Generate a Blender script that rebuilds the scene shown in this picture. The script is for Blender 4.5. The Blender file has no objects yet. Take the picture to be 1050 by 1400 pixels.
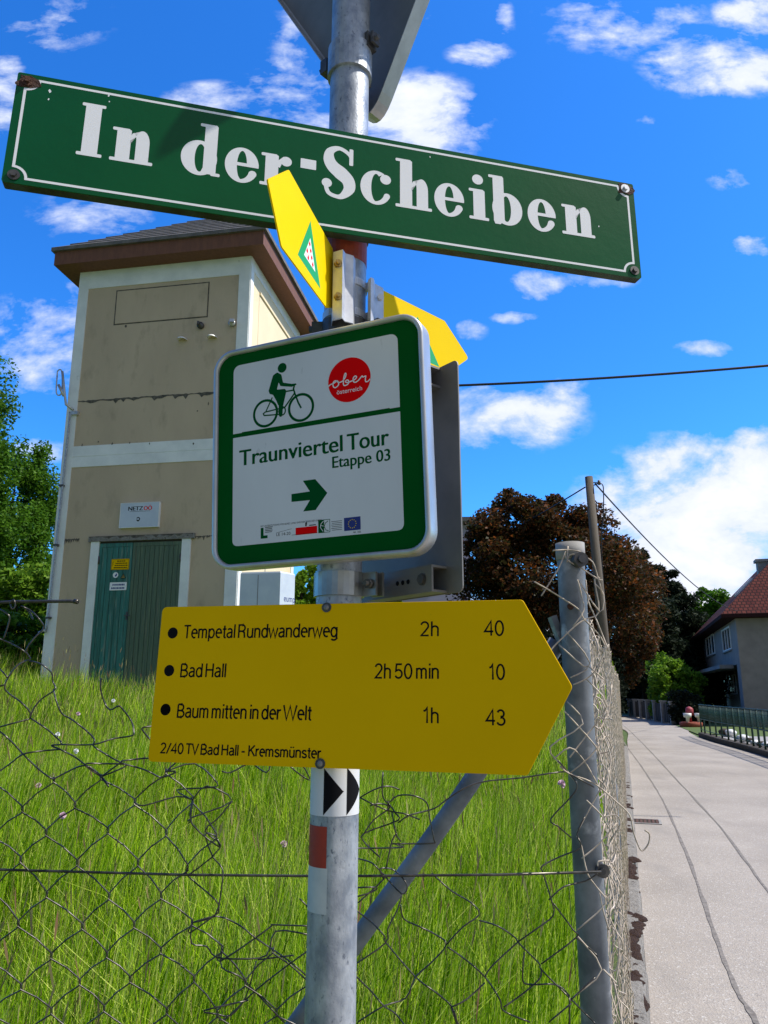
import bpy, math, random
import numpy as np
from mathutils import Vector
random.seed(7); RNG = np.random.default_rng(11)
R = math.radians
SC = bpy.context.scene
COL = SC.collection

# ------------------------------------------------------------------ camera, sky, sun, exposure
EYE = Vector((0.0, 0.0, 1.6)); PITCH = R(13.2); F = 1051.0          # F: focal length in pixels of the 1050 x 1400 picture
cd = bpy.data.cameras.new('camera'); CAM = bpy.data.objects.new('camera', cd); COL.objects.link(CAM)
CAM.location = EYE; CAM.rotation_euler = (R(90) + PITCH, 0, 0)
cd.sensor_fit = 'HORIZONTAL'; cd.sensor_width = 36.0; cd.lens = 36.0 * F / 1050.0
cd.clip_start = 0.02; cd.clip_end = 3000
SC.camera = CAM
SC.view_settings.view_transform = 'Standard'; SC.view_settings.look = 'None'
SC.view_settings.exposure = 0.50; SC.view_settings.gamma = 1.0
SC.cycles.max_bounces = 6; SC.cycles.transparent_max_bounces = 8

SUN_AZ = -3.5; SUN_EL = 54.0       # azimuth from +X towards +Y
sd = Vector((math.cos(R(SUN_EL)) * math.cos(R(SUN_AZ)), math.cos(R(SUN_EL)) * math.sin(R(SUN_AZ)), math.sin(R(SUN_EL))))
sl = bpy.data.lights.new('sun', 'SUN'); sl.energy = 4.2; sl.angle = R(0.5); sl.color = (1.0, 0.94, 0.84)
so = bpy.data.objects.new('sun', sl); COL.objects.link(so); so.rotation_euler = (-sd).to_track_quat('-Z', 'Y').to_euler()

def ray(px, py):
    x = (px - 525) / F; y = -(py - 700) / F
    return Vector((x, math.cos(PITCH) - y * math.sin(PITCH), math.sin(PITCH) + y * math.cos(PITCH)))
def at(px, py, Y):
    d = ray(px, py); return EYE + d * (Y / d.y)
def on(px, py, p0, n):
    d = ray(px, py); return EYE + d * ((Vector(p0) - EYE).dot(n) / d.dot(n))
def atz(px, py, z):
    d = ray(px, py); return EYE + d * ((z - EYE.z) / d.z)

def build_world():
    w = bpy.data.worlds.new('World'); SC.world = w; w.use_nodes = True
    nt = w.node_tree; N = nt.nodes; L = nt.links
    bg = N['Background']; bg.inputs[1].default_value = 0.085
    sky = N.new('ShaderNodeTexSky'); sky.sky_type = 'NISHITA'; sky.sun_disc = False
    sky.sun_elevation = R(SUN_EL); sky.sun_rotation = R(90 - SUN_AZ); sky.air_density = 1.0; sky.dust_density = 0.6; sky.ozone_density = 2.2
    hs = N.new('ShaderNodeHueSaturation'); hs.inputs['Saturation'].default_value = 1.3; hs.inputs['Value'].default_value = 1.15
    L.new(sky.outputs[0], hs.inputs['Color'])
    tn = N.new('ShaderNodeMix'); tn.data_type = 'RGBA'; tn.blend_type = 'MULTIPLY'; tn.inputs['Factor'].default_value = 1; tn.inputs['B'].default_value = (.55, 1.30, 2.0, 1); L.new(hs.outputs[0], tn.inputs['A'])
    tc = N.new('ShaderNodeTexCoord'); sep = N.new('ShaderNodeSeparateXYZ'); L.new(tc.outputs['Generated'], sep.inputs[0])
    def M(op, a, b=None, clamp=False):
        n = N.new('ShaderNodeMath'); n.operation = op; n.use_clamp = clamp
        for i, v in enumerate((a, b)):
            if v is None: continue
            if isinstance(v, (int, float)): n.inputs[i].default_value = v
            else: L.new(v, n.inputs[i])
        return n.outputs[0]
    # a flat cloud deck seen from below in a fixed world frame: u = x/y, v = z/y over the half of the sky beyond the street
    yy = M('MAXIMUM', sep.outputs[1], 0.02)
    u = M('DIVIDE', sep.outputs[0], yy); v = M('DIVIDE', sep.outputs[2], yy)
    comb = N.new('ShaderNodeCombineXYZ'); L.new(u, comb.inputs[0]); L.new(v, comb.inputs[1])
    def noise(scale, det, rough, sx=1, sy=1, dist=0.0):
        mp = N.new('ShaderNodeMapping'); mp.inputs['Scale'].default_value = (sx, sy, 1); L.new(comb.outputs[0], mp.inputs[0])
        n = N.new('ShaderNodeTexNoise'); n.inputs['Scale'].default_value = scale; n.inputs['Detail'].default_value = det
        n.inputs['Roughness'].default_value = rough; n.inputs['Distortion'].default_value = dist; L.new(mp.outputs[0], n.inputs[0]); return n.outputs[0]
    n1 = noise(5.5, 9, 0.62, 1.0, 1.6, 0.3)
    n2 = noise(16, 6, 0.6, 1.0, 1.5)
    # (px, py, half width, half height, density) of each cloud of the photograph, turned into fixed sky directions
    CL = [(985, 88, 105, 42, 1.15), (1035, 20, 60, 32, 1.0), (860, 30, 120, 45, .55), (570, 165, 95, 62, 1.1), (410, 130, 75, 62, .8), (420, 60, 50, 80, .55),
          (300, 134, 75, 22, .75), (655, 72, 45, 20, .75), (688, 25, 16, 34, .5), (5, 130, 34, 55, .8), (60, 30, 90, 45, .4),
          (130, 295, 90, 34, .5), (60, 470, 100, 70, .8), (62, 615, 45, 24, .9), (40, 505, 55, 45, .7), (110, 395, 26, 16, .6),
          (735, 390, 50, 22, .85), (808, 381, 60, 18, .75), (702, 434, 32, 9, .75), (640, 452, 26, 16, .7), (590, 40, 40, 20, .4),
          (665, 570, 130, 46, 1.05), (770, 540, 50, 24, .5), (962, 478, 50, 17, .9), (1032, 337, 34, 20, .95), (998, 246, 30, 14, .75), (886, 166, 20, 14, .45),
          (1000, 700, 180, 105, 1.5), (930, 800, 150, 75, 1.45), (1040, 640, 80, 60, 1.3), (870, 690, 90, 60, .9), (1120, 720, 120, 140, 1.5), (740, 850, 160, 60, .9),
          (620, 800, 80, 60, .5), (950, 622, 22, 14, .7), (-140, 250, 90, 60, .9), (1230, 250, 120, 60, 1.0), (1250, 520, 80, 40, .9), (-120, 640, 110, 60, 1.0), (520, -150, 150, 60, .9), (880, -220, 160, 70, 1.0), (120, -190, 130, 60, .8)]
    tot = None
    for (px, py, rx, ry, s) in CL:
        d = ray(px, py); cu, cv = d.x / d.y, d.z / d.y
        d2 = ray(px + rx, py); d3 = ray(px, py - ry)
        ru = abs(d2.x / d2.y - cu) * 1.18; rv = abs(d3.z / d3.y - cv) * 1.25
        a = M('MULTIPLY', M('SUBTRACT', u, cu), 1 / ru); b = M('MULTIPLY', M('SUBTRACT', v, cv), 1 / rv)
        q = M('SUBTRACT', 1.0, M('ADD', M('MULTIPLY', a, a), M('MULTIPLY', b, b)))
        q = M('MULTIPLY', M('MAXIMUM', q, 0.0), s)
        tot = q if tot is None else M('MAXIMUM', tot, q)
    dens = M('ADD', M('MULTIPLY', tot, 0.72), M('ADD', M('MULTIPLY', M('SUBTRACT', n1, 0.5), 2.7), M('MULTIPLY', M('SUBTRACT', n2, 0.5), 1.2)))
    cover = M('MULTIPLY', M('MULTIPLY', M('SUBTRACT', dens, 0.22), 1.75, True), M('MULTIPLY', tot, 2.6, True), True)
    front = M('MULTIPLY', M('ADD', sep.outputs[1], 0.12), 4.0, True)
    cover = M('MULTIPLY', cover, front)
    # unseen sky behind the camera: veil added as fill light, brighter towards the sun
    nb = N.new('ShaderNodeTexNoise'); nb.inputs['Scale'].default_value = 3.0; nb.inputs['Detail'].default_value = 7; L.new(tc.outputs['Generated'], nb.inputs[0])
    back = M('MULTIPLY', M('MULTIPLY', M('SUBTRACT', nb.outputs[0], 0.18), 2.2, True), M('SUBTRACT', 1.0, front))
    shade = M('ADD', 0.78, M('MULTIPLY', n1, 0.44))
    cc = N.new('ShaderNodeMix'); cc.data_type = 'RGBA'; cc.inputs['A'].default_value = (5.6, 6.5, 8.9, 1); cc.inputs['B'].default_value = (9.4, 9.45, 9.8, 1)
    L.new(M('MULTIPLY', M('SUBTRACT', dens, 0.35), 0.9, True), cc.inputs['Factor'])
    mx = N.new('ShaderNodeMix'); mx.data_type = 'RGBA'; L.new(cover, mx.inputs['Factor']); L.new(tn.outputs['Result'], mx.inputs['A']); L.new(cc.outputs['Result'], mx.inputs['B'])
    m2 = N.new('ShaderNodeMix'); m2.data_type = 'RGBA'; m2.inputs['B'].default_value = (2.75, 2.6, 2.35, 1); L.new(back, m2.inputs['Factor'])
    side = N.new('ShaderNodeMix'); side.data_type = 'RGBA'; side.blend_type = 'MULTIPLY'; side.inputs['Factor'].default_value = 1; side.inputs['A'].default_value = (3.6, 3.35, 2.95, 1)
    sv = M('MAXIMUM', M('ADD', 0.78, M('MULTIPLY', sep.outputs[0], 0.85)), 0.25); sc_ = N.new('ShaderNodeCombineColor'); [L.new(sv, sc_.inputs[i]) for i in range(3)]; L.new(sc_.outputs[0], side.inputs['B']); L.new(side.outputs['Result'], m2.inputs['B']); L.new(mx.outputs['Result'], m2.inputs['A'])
    L.new(m2.outputs['Result'], bg.inputs[0])
build_world()

# ------------------------------------------------------------------ materials
def nodemat(name):
    m = bpy.data.materials.new(name); m.use_nodes = True
    return m, m.node_tree.nodes, m.node_tree.links, m.node_tree.nodes['Principled BSDF']
def mat(name, c, rough=0.6, metal=0.0, c2=None, scale=8.0, detail=5, lo=0.35, hi=0.65, bump=0.0, bscale=None, stretch=(1, 1, 1), spec=None, coat=0.0, c3=None, scale3=30.0, lo3=0.6, hi3=0.7):
    m, N, L, P = nodemat(name)
    P.inputs['Base Color'].default_value = (*c, 1); P.inputs['Roughness'].default_value = rough; P.inputs['Metallic'].default_value = metal
    if spec is not None: P.inputs['Specular IOR Level'].default_value = spec
    if coat: P.inputs['Coat Weight'].default_value = coat; P.inputs['Coat Roughness'].default_value = 0.08
    tc = N.new('ShaderNodeTexCoord'); mp = N.new('ShaderNodeMapping'); mp.inputs['Scale'].default_value = stretch; L.new(tc.outputs['Object'], mp.inputs[0])
    def ns(s, d=detail):
        n = N.new('ShaderNodeTexNoise'); n.inputs['Scale'].default_value = s; n.inputs['Detail'].default_value = d; n.inputs['Roughness'].default_value = 0.6
        L.new(mp.outputs[0], n.inputs[0]); return n
    def ramp(n, lo, hi):
        r = N.new('ShaderNodeMapRange'); r.inputs['From Min'].default_value = lo; r.inputs['From Max'].default_value = hi; L.new(n.outputs[0], r.inputs[0]); return r
    out = None
    if c2 is not None:
        mx = N.new('ShaderNodeMix'); mx.data_type = 'RGBA'; mx.inputs['A'].default_value = (*c, 1); mx.inputs['B'].default_value = (*c2, 1)
        L.new(ramp(ns(scale), lo, hi).outputs[0], mx.inputs['Factor']); out = mx.outputs['Result']
    if c3 is not None:
        mx = N.new('ShaderNodeMix'); mx.data_type = 'RGBA'; mx.inputs['A'].default_value = (*c, 1); mx.inputs['B'].default_value = (*c3, 1)
        if out is not None: L.new(out, mx.inputs['A'])
        L.new(ramp(ns(scale3), lo3, hi3).outputs[0], mx.inputs['Factor']); out = mx.outputs['Result']
    if out is not None: L.new(out, P.inputs['Base Color'])
    if bump:
        b = N.new('ShaderNodeBump'); b.inputs['Strength'].default_value = bump; b.inputs['Distance'].default_value = 0.02
        L.new(ns(bscale or scale * 3).outputs[0], b.inputs['Height']); L.new(b.outputs[0], P.inputs['Normal'])
    return m
def leafmat(name, cols, trans=0.35, rough=0.5, spec=.14):
    m, N, L, P = nodemat(name)
    g = N.new('ShaderNodeNewGeometry'); r = N.new('ShaderNodeValToRGB')
    while len(r.color_ramp.elements) < len(cols): r.color_ramp.elements.new(0.5)
    for i, c in enumerate(cols):
        r.color_ramp.elements[i].position = i / (len(cols) - 1); r.color_ramp.elements[i].color = (*c, 1)
    L.new(g.outputs['Random Per Island'], r.inputs[0])
    L.new(r.outputs[0], P.inputs['Base Color']); P.inputs['Roughness'].default_value = rough; P.inputs['Specular IOR Level'].default_value = spec
    t = N.new('ShaderNodeBsdfTranslucent'); L.new(r.outputs[0], t.inputs[0])
    mx = N.new('ShaderNodeMixShader'); mx.inputs[0].default_value = trans; L.new(P.outputs[0], mx.inputs[1]); L.new(t.outputs[0], mx.inputs[2])
    L.new(mx.outputs[0], N['Material Output'].inputs[0])
    return m

M = {}
M['galv'] = mat('galvanised_steel', (.46, .49, .53), .42, .35, (.22, .25, .30), 48, 9, bump=.10, c3=(.13, .15, .19), scale3=190, lo3=.58, hi3=.70, stretch=(1, 1, .6))
M['galv_post'] = mat('galvanised_post', (.23, .25, .275), .6, .08, (.10, .115, .135), 14, 6, bump=.05, c3=(.40, .42, .45), scale3=22, lo3=.6, hi3=.75)
M['steel'] = mat('bright_steel', (.66, .67, .70), .4, .35, (.45, .46, .5), 30)
M['clamp'] = mat('clamp_steel', (.40, .40, .39), .36, .85, (.26, .26, .26), 18)
M['alu'] = mat('brushed_aluminium', (.60, .60, .60), .38, .6, (.42, .42, .42), 20, stretch=(1, 1, .3))
M['alu_dull'] = mat('dull_aluminium', (.24, .23, .22), .55, .3, (.17, .165, .16), 9)
M['dark_steel'] = mat('dark_steel', (.06, .06, .065), .5, .5, (.12, .11, .10), 30)
M['rust'] = mat('rust', (.10, .035, .015), .9, 0, (.03, .012, .01), 60, bump=.5)
M['brass'] = mat('yellow_zinc', (.45, .30, .08), .4, .7, (.25, .16, .05), 60)
M['green_enamel'] = mat('green_enamel', (.0005, .085, .024), .24, 0, (.0005, .075, .021), 6, bump=.03, bscale=26, spec=.26)
M['white_enamel'] = mat('white_enamel', (.82, .82, .84), .25)
M['sign_edge'] = mat('weathered_sign_edge', (.03, .05, .035), .6, 0, (.012, .008, .006), 25)
M['yellow_old'] = mat('aged_yellow_sheet', (.84, .50, .001), .5, 0, (.77, .455, .001), 4, spec=.03, lo=.3, hi=.7, c3=(.36, .27, .02), scale3=140, lo3=.73, hi3=.78)
M['yellow'] = mat('yellow_sheet', (.86, .60, .001), .5, 0, (.82, .57, .001), 8, spec=.05)
M['ink'] = mat('black_print', (.006, .006, .008), .8, spec=.1)
M['white_sheet'] = mat('white_reflective_sheet', (.68, .69, .71), .5, 0, (.62, .63, .65), 7, c3=(.50, .51, .53), scale3=60, lo3=.68, hi3=.76, stretch=(1, 1, .4))
M['sign_green'] = mat('sign_green', (.0005, .085, .012), .6, 0, (.0005, .075, .011), 9, spec=.03)
M['pict_green'] = mat('dark_green_print', (.0005, .075, .018), .7, spec=.03)
M['red_print'] = mat('red_print', (.78, .002, .004), .7, spec=.03)
M['white_print'] = mat('white_print', (.82, .82, .82), .5)
M['blue_print'] = mat('blue_print', (.01, .02, .18), .5)
M['red_paint'] = mat('red_trail_paint', (.36, .03, .012), .55, 0, (.28, .025, .012), 40)
M['orange_red'] = mat('faded_red_paint', (.42, .07, .03), .6, 0, (.22, .04, .02), 35)
M['pale_paint'] = mat('pale_trail_paint', (.55, .58, .56), .6, 0, (.46, .5, .5), 40)
M['emerald'] = mat('emerald_print', (.0, .36, .11), .45)
M['wire'] = mat('weathered_wire', (.13, .12, .105), .36, .8, (.05, .045, .04), 40)
M['wire_pale'] = mat('pale_weathered_wire', (.64, .54, .43), .65, .0, (.34, .28, .22), 30)
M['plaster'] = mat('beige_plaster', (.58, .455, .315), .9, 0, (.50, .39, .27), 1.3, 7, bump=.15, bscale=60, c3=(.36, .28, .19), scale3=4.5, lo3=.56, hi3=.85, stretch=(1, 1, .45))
M['plaster_lit'] = mat('sunlit_plaster_copy', (.82, .69, .47), .9, 0, (.76, .63, .43), 1.5, 6, bump=.1, bscale=60)  # lit copy of the plaster: sunlight on the tower's right side put into the colour
M['trim'] = mat('pale_plaster_trim', (.86, .87, .85), .85, 0, (.72, .74, .73), 3, 6, bump=.1, bscale=50, c3=(.30, .31, .29), scale3=5, lo3=.66, hi3=.82)
M['stain'] = mat('black_damp_stain', (.06, .055, .045), .95, 0, (.16, .14, .11), 18)
M['brown_fascia'] = mat('brown_painted_boards', (.19, .075, .038), .7, 0, (.145, .055, .03), 5, stretch=(4, 4, 1))
M['roof_grey'] = mat('grey_slate', (.10, .09, .085), .75, 0, (.17, .155, .145), 7, bump=.4, bscale=24)
M['teal_door'] = mat('weathered_teal_paint', (.055, .22, .195), .85, 0, (.045, .12, .10), 5, 7, stretch=(7, 7, .5), bump=.3, bscale=18, c3=(.24, .30, .25), scale3=4, lo3=.56, hi3=.74, spec=.2)
M['olive_door'] = mat('weathered_olive_green_paint', (.14, .19, .125), .85, 0, (.055, .105, .085), 5, 7, stretch=(7, 7, .4), bump=.3, bscale=18, c3=(.20, .21, .14), scale3=5, lo3=.54, hi3=.72, spec=.2)
M['wood_grey'] = mat('weathered_pole_wood', (.11, .09, .07), .9, 0, (.08, .068, .055), 6, 7, stretch=(6, 6, .3), bump=.4, bscale=20)
M['bark'] = mat('bark', (.07, .055, .04), .95, 0, (.03, .025, .02), 8, stretch=(3, 3, .6), bump=.6, bscale=20)
M['concrete'] = mat('mossy_concrete', (.29, .27, .245), .95, 0, (.19, .175, .155), 14, 8, bump=1.0, bscale=60, c3=(.09, .08, .07), scale3=34, lo3=.58, hi3=.66)
M['moss'] = mat('dry_brown_moss', (.07, .034, .017), 1.0, 0, (.035, .013, .008), 60, bump=1.0, bscale=240)
M['pink'] = mat('pink_petals', (.62, .42, .52), .7)
M['black_rubber'] = mat('black_cable', (.012, .012, .014), .5)
M['glass'] = mat('window_glass', (.03, .04, .05), .1, 0)
M['white_pvc'] = mat('white_frame', (.82, .82, .82), .4)
M['house_wall'] = mat('grey_render', (.275, .245, .235), .9, 0, (.225, .20, .195), 2, bump=.1, bscale=40)
M['lilac_wall'] = mat('lilac_render', (.42, .38, .50), .9, 0, (.38, .34, .46), 2)
M['green_metal'] = mat('dark_green_coated_metal', (.006, .045, .032), .5)
M['fence_wood'] = mat('dark_fence_boards', (.05, .045, .04), .85, 0, (.03, .027, .024), 8, stretch=(5, 5, .4))
M['pale_post'] = mat('pale_concrete_post', (.34, .33, .32), .9, 0, (.25, .24, .23), 8)
M['pot_white'] = mat('white_glazed_pot', (.75, .75, .74), .4)
M['terracotta'] = mat('terracotta', (.32, .07, .035), .8, 0, (.22, .05, .03), 12)
M['cabinet'] = mat('pale_cabinet_plastic', (.60, .65, .72), .35, 0, (.52, .57, .66), 4)
M['rust_bar'] = mat('rusted_cast_iron', (.11, .045, .03), .85, 0, (.06, .03, .025), 40, bump=.4)
M['lantern_red'] = mat('dull_red_glaze', (.34, .05, .07), .6, 0, (.26, .04, .05), 9)
M['soil'] = mat('dark_soil', (.05, .04, .03), 1.0)

def road_material():
    m, N, L, P = nodemat('pale_worn_asphalt')
    tc = N.new('ShaderNodeTexCoord'); P.inputs['Roughness'].default_value = .9
    def ns(s, d, st=(1, 1, 1)):
        mp = N.new('ShaderNodeMapping'); mp.inputs['Scale'].default_value = st; L.new(tc.outputs['Object'], mp.inputs[0])
        n = N.new('ShaderNodeTexNoise'); n.inputs['Scale'].default_value = s; n.inputs['Detail'].default_value = d; L.new(mp.outputs[0], n.inputs[0]); return n.outputs[0]
    def rm(src, lo, hi):
        r = N.new('ShaderNodeMapRange'); r.inputs[1].default_value = lo; r.inputs[2].default_value = hi; L.new(src, r.inputs[0]); return r.outputs[0]
    def mix(f, a, b):
        x = N.new('ShaderNodeMix'); x.data_type = 'RGBA'; L.new(f, x.inputs['Factor'])
        for k, v in (('A', a), ('B', b)):
            if isinstance(v, tuple): x.inputs[k].default_value = (*v, 1)
            else: L.new(v, x.inputs[k])
        return x.outputs['Result']
    base = mix(rm(ns(.7, 6), .35, .65), (.275, .24, .203), (.375, .33, .283))
    base = mix(rm(ns(26, 3), .45, .75), base, (.30, .27, .24))
    vo = N.new('ShaderNodeTexVoronoi'); vo.inputs['Scale'].default_value = 105; L.new(tc.outputs['Object'], vo.inputs[0])
    sp = N.new('ShaderNodeSeparateColor'); L.new(vo.outputs['Color'], sp.inputs[0])
    base = mix(rm(sp.outputs[0], .90, 1.0), base, (.50, .475, .44))
    base = mix(rm(sp.outputs[1], .90, 1.0), base, (.25, .225, .20))
    base = mix(rm(ns(2.2, 6, (1, .3, 1)), .56, .8), base, (.25, .225, .20))
    L.new(base, P.inputs['Base Color'])
    b = N.new('ShaderNodeBump'); b.inputs['Strength'].default_value = .5; b.inputs['Distance'].default_value = .006
    L.new(vo.outputs['Distance'], b.inputs['Height']); L.new(b.outputs[0], P.inputs['Normal'])
    return m
M['road'] = road_material()
M['joint'] = mat('tar_joint', (.125, .11, .098), .9, 0, (.24, .215, .19), 22)
M['earth'] = mat('meadow_soil', (.055, .075, .022), 1.0, 0, (.075, .10, .03), 3, bump=.5, bscale=30)
M['lawn'] = mat('rough_lawn', (.06, .10, .02), 1.0, 0, (.09, .13, .03), 2, bump=.5, bscale=30)

def tile_material():
    m, N, L, P = nodemat('red_roof_tiles')
    tc = N.new('ShaderNodeTexCoord')
    br = N.new('ShaderNodeTexBrick'); br.inputs['Color1'].default_value = (.13, .036, .028, 1); br.inputs['Color2'].default_value = (.085, .02, .018, 1); br.inputs['Mortar'].default_value = (.03, .012, .012, 1)
    br.inputs['Scale'].default_value = 1.0; br.inputs['Brick Width'].default_value = .22; br.inputs['Row Height'].default_value = .24; br.inputs['Mortar Size'].default_value = .03
    L.new(tc.outputs['UV'], br.inputs[0]); L.new(br.outputs[0], P.inputs['Base Color']); P.inputs['Roughness'].default_value = .85; P.inputs['Specular IOR Level'].default_value = .1
    b = N.new('ShaderNodeBump'); b.inputs['Strength'].default_value = .6; b.inputs['Distance'].default_value = .05; b.invert = True
    L.new(br.outputs['Fac'], b.inputs['Height']); L.new(b.outputs[0], P.inputs['Normal'])
    return m
M['tiles'] = tile_material()
M['leaf_green'] = leafmat('green_leaves', [(.035, .10, .006), (.065, .165, .010), (.12, .25, .02)], .42)
M['leaf_bright'] = leafmat('sunny_leaves', [(.08, .18, .01), (.14, .27, .02), (.22, .36, .03)], .45)
M['leaf_copper'] = leafmat('copper_leaves', [(.026, .018, .008), (.036, .038, .010), (.075, .030, .012), (.050, .030, .010), (.21, .062, .014)], .46)
M['leaf_pine'] = leafmat('pine_needles', [(.010, .020, .010), (.018, .032, .015), (.03, .045, .02)], .15, .7)
M['leaf_dark'] = leafmat('dark_needles', [(.006, .011, .006), (.010, .018, .009), (.016, .022, .012)], .1, .8)
M['grass'] = leafmat('meadow_grass', [(.035, .10, .002), (.13, .29, .004), (.29, .50, .009), (.50, .69, .03), (.74, .78, .20)], .44, .45, .04)
M['grass_head'] = leafmat('grass_seed_heads', [(.20, .10, .06), (.30, .22, .10), (.34, .34, .12), (.16, .09, .06)], .3, .8)

# ------------------------------------------------------------------ mesh building
ORG = {}
class MB:
    def __init__(s): s.v = []; s.f = []; s.sm = []; s.uv = None
    def add(s, vs, fs, smooth=False):
        b = len(s.v); s.v.extend(Vector(p) for p in vs)
        for f in fs: s.f.append(tuple(b + i for i in f)); s.sm.append(smooth)
        return s
    def box(s, c, size, ax=None):
        c = Vector(c); ax = ax or (Vector((1, 0, 0)), Vector((0, 1, 0)), Vector((0, 0, 1)))
        h = [Vector(a) * (d / 2) for a, d in zip(ax, size)]
        vs = [c + h[0] * x + h[1] * y + h[2] * z for z in (-1, 1) for y in (-1, 1) for x in (-1, 1)]
        return s.add(vs, [(0, 2, 3, 1), (4, 5, 7, 6), (0, 1, 5, 4), (2, 6, 7, 3), (0, 4, 6, 2), (1, 3, 7, 5)])
    def prism(s, lo, hi, smooth=False, caps=True):
        n = len(lo); fs = [(i, (i + 1) % n, n + (i + 1) % n, n + i) for i in range(n)]
        b = len(s.v); s.add(list(lo) + list(hi), fs, smooth)
        if caps: s.f += [tuple(b + i for i in reversed(range(n))), tuple(b + n + i for i in range(n))]; s.sm += [False, False]
        return s
    def loft(s, rings, closed=True, smooth=True, caps=False):
        n = len(rings[0]); b = len(s.v)
        for r in rings: s.v.extend(Vector(p) for p in r)
        for k in range(len(rings) - 1):
            for i in range(n if closed else n - 1):
                j = (i + 1) % n; s.f.append((b + k * n + i, b + k * n + j, b + (k + 1) * n + j, b + (k + 1) * n + i)); s.sm.append(smooth)
        if caps:
            s.f += [tuple(b + i for i in reversed(range(n))), tuple(b + (len(rings) - 1) * n + i for i in range(n))]; s.sm += [False, False]
        return s
    def tube(s, pts, r, n=6, caps=True, smooth=True):
        pts = [Vector(p) for p in pts]; rs = r if isinstance(r, (list, tuple)) else [r] * len(pts)
        rings = []; prev = None
        for i, p in enumerate(pts):
            t = (pts[min(i + 1, len(pts) - 1)] - pts[max(i - 1, 0)])
            t = t.normalized() if t.length > 1e-9 else Vector((0, 0, 1))
            if prev is None:
                a = Vector((1, 0, 0)) if abs(t.x) < .8 else Vector((0, 1, 0)); a = (a - t * a.dot(t)).normalized()
            else:
                a = prev - t * prev.dot(t); a = a.normalized() if a.length > 1e-6 else prev
            prev = a; b = t.cross(a)
            rings.append([p + (a * math.cos(2 * math.pi * k / n) + b * math.sin(2 * math.pi * k / n)) * rs[i] for k in range(n)])
        return s.loft(rings, True, smooth, caps)
    def cyl(s, p, q, r, n=16, r2=None): return s.tube([p, q], [r, r if r2 is None else r2], n)
    def band(s, p, q, ro, ri, n=28, a0=0, a1=360):
        p = Vector(p); q = Vector(q); rings = []
        ks = n + 1 if a1 - a0 < 360 else n
        an = [R(a0 + (a1 - a0) * k / n) for k in range(ks)]
        for c, r in ((p, ri), (p, ro), (q, ro), (q, ri), (p, ri)): rings.append([c + Vector((math.cos(a), math.sin(a), 0)) * r for a in an])
        return s.loft(rings, a1 - a0 >= 360, False)
    def dome(s, c, n, r, h, seg=12, k=4):
        c = Vector(c); n = Vector(n).normalized(); a = n.orthogonal().normalized(); b = n.cross(a); rings = []
        for i in range(k + 1):
            t = i / k * math.pi / 2 * .96; rings.append([c + (a * math.cos(2 * math.pi * j / seg) + b * math.sin(2 * math.pi * j / seg)) * r * math.cos(t) + n * h * math.sin(t) for j in range(seg)])
        return s.loft(rings, True, True, True)
    def build(s, name, m, parent=None, loc=None):
        me = bpy.data.meshes.new(name); o = bpy.data.objects.new(name, me); COL.objects.link(o)
        if parent is not None: org = ORG[parent.name]; o.parent = parent
        else:
            if loc is None and s.v:
                xs = [p.x for p in s.v]; ys = [p.y for p in s.v]; zs = [p.z for p in s.v]
                loc = Vector(((min(xs) + max(xs)) / 2, (min(ys) + max(ys)) / 2, min(zs)))
            org = Vector(loc or (0, 0, 0)); o.location = org
        ORG[o.name] = org
        me.from_pydata([tuple(p - org) for p in s.v], [], s.f)
        me.polygons.foreach_set('use_smooth', s.sm); me.materials.append(M[m]); me.update()
        return o
def npmesh(name, V, Fq, m, parent=None, loc=(0, 0, 0), smooth=False):
    """V: (n,3) world points, Fq: (m,4) quads, as one mesh object"""
    org = ORG[parent.name] if parent is not None else Vector(loc)
    me = bpy.data.meshes.new(name); k = Fq.shape[1]
    me.vertices.add(len(V)); me.vertices.foreach_set('co', (V - np.array(org)).astype(np.float32).ravel())
    me.loops.add(Fq.size); me.loops.foreach_set('vertex_index', Fq.astype(np.int32).ravel())
    me.polygons.add(len(Fq)); me.polygons.foreach_set('loop_start', np.arange(len(Fq), dtype=np.int32) * k)
    if smooth: me.polygons.foreach_set('use_smooth', np.ones(len(Fq), dtype=bool))
    me.update(calc_edges=True); me.materials.append(M[m])
    o = bpy.data.objects.new(name, me); COL.objects.link(o); ORG[o.name] = org
    if parent is not None: o.parent = parent
    else: o.location = org
    return o
def tag(o, label, cat, group=None):
    o['label'] = label; o['category'] = cat
    if group: o['group'] = group
    return o
def thing(name, label, cat, loc, group=None):
    o = bpy.data.objects.new(name, None); COL.objects.link(o); o.location = Vector(loc); o.empty_display_size = .05; ORG[o.name] = Vector(loc)
    return tag(o, label, cat, group)
def kind(o, k): o['kind'] = k; return o
def copy_tree(o, loc, label, rotz=0.0):
    c = o.copy(); COL.objects.link(c); c.location = Vector(loc); c.rotation_euler = (0, 0, rotz); c['label'] = label; ORG[c.name] = Vector(loc)
    def rec(src, dst):
        for ch in list(src.children):
            d = ch.copy(); COL.objects.link(d); d.parent = dst; rec(ch, d)
    rec(o, c); return c

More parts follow.
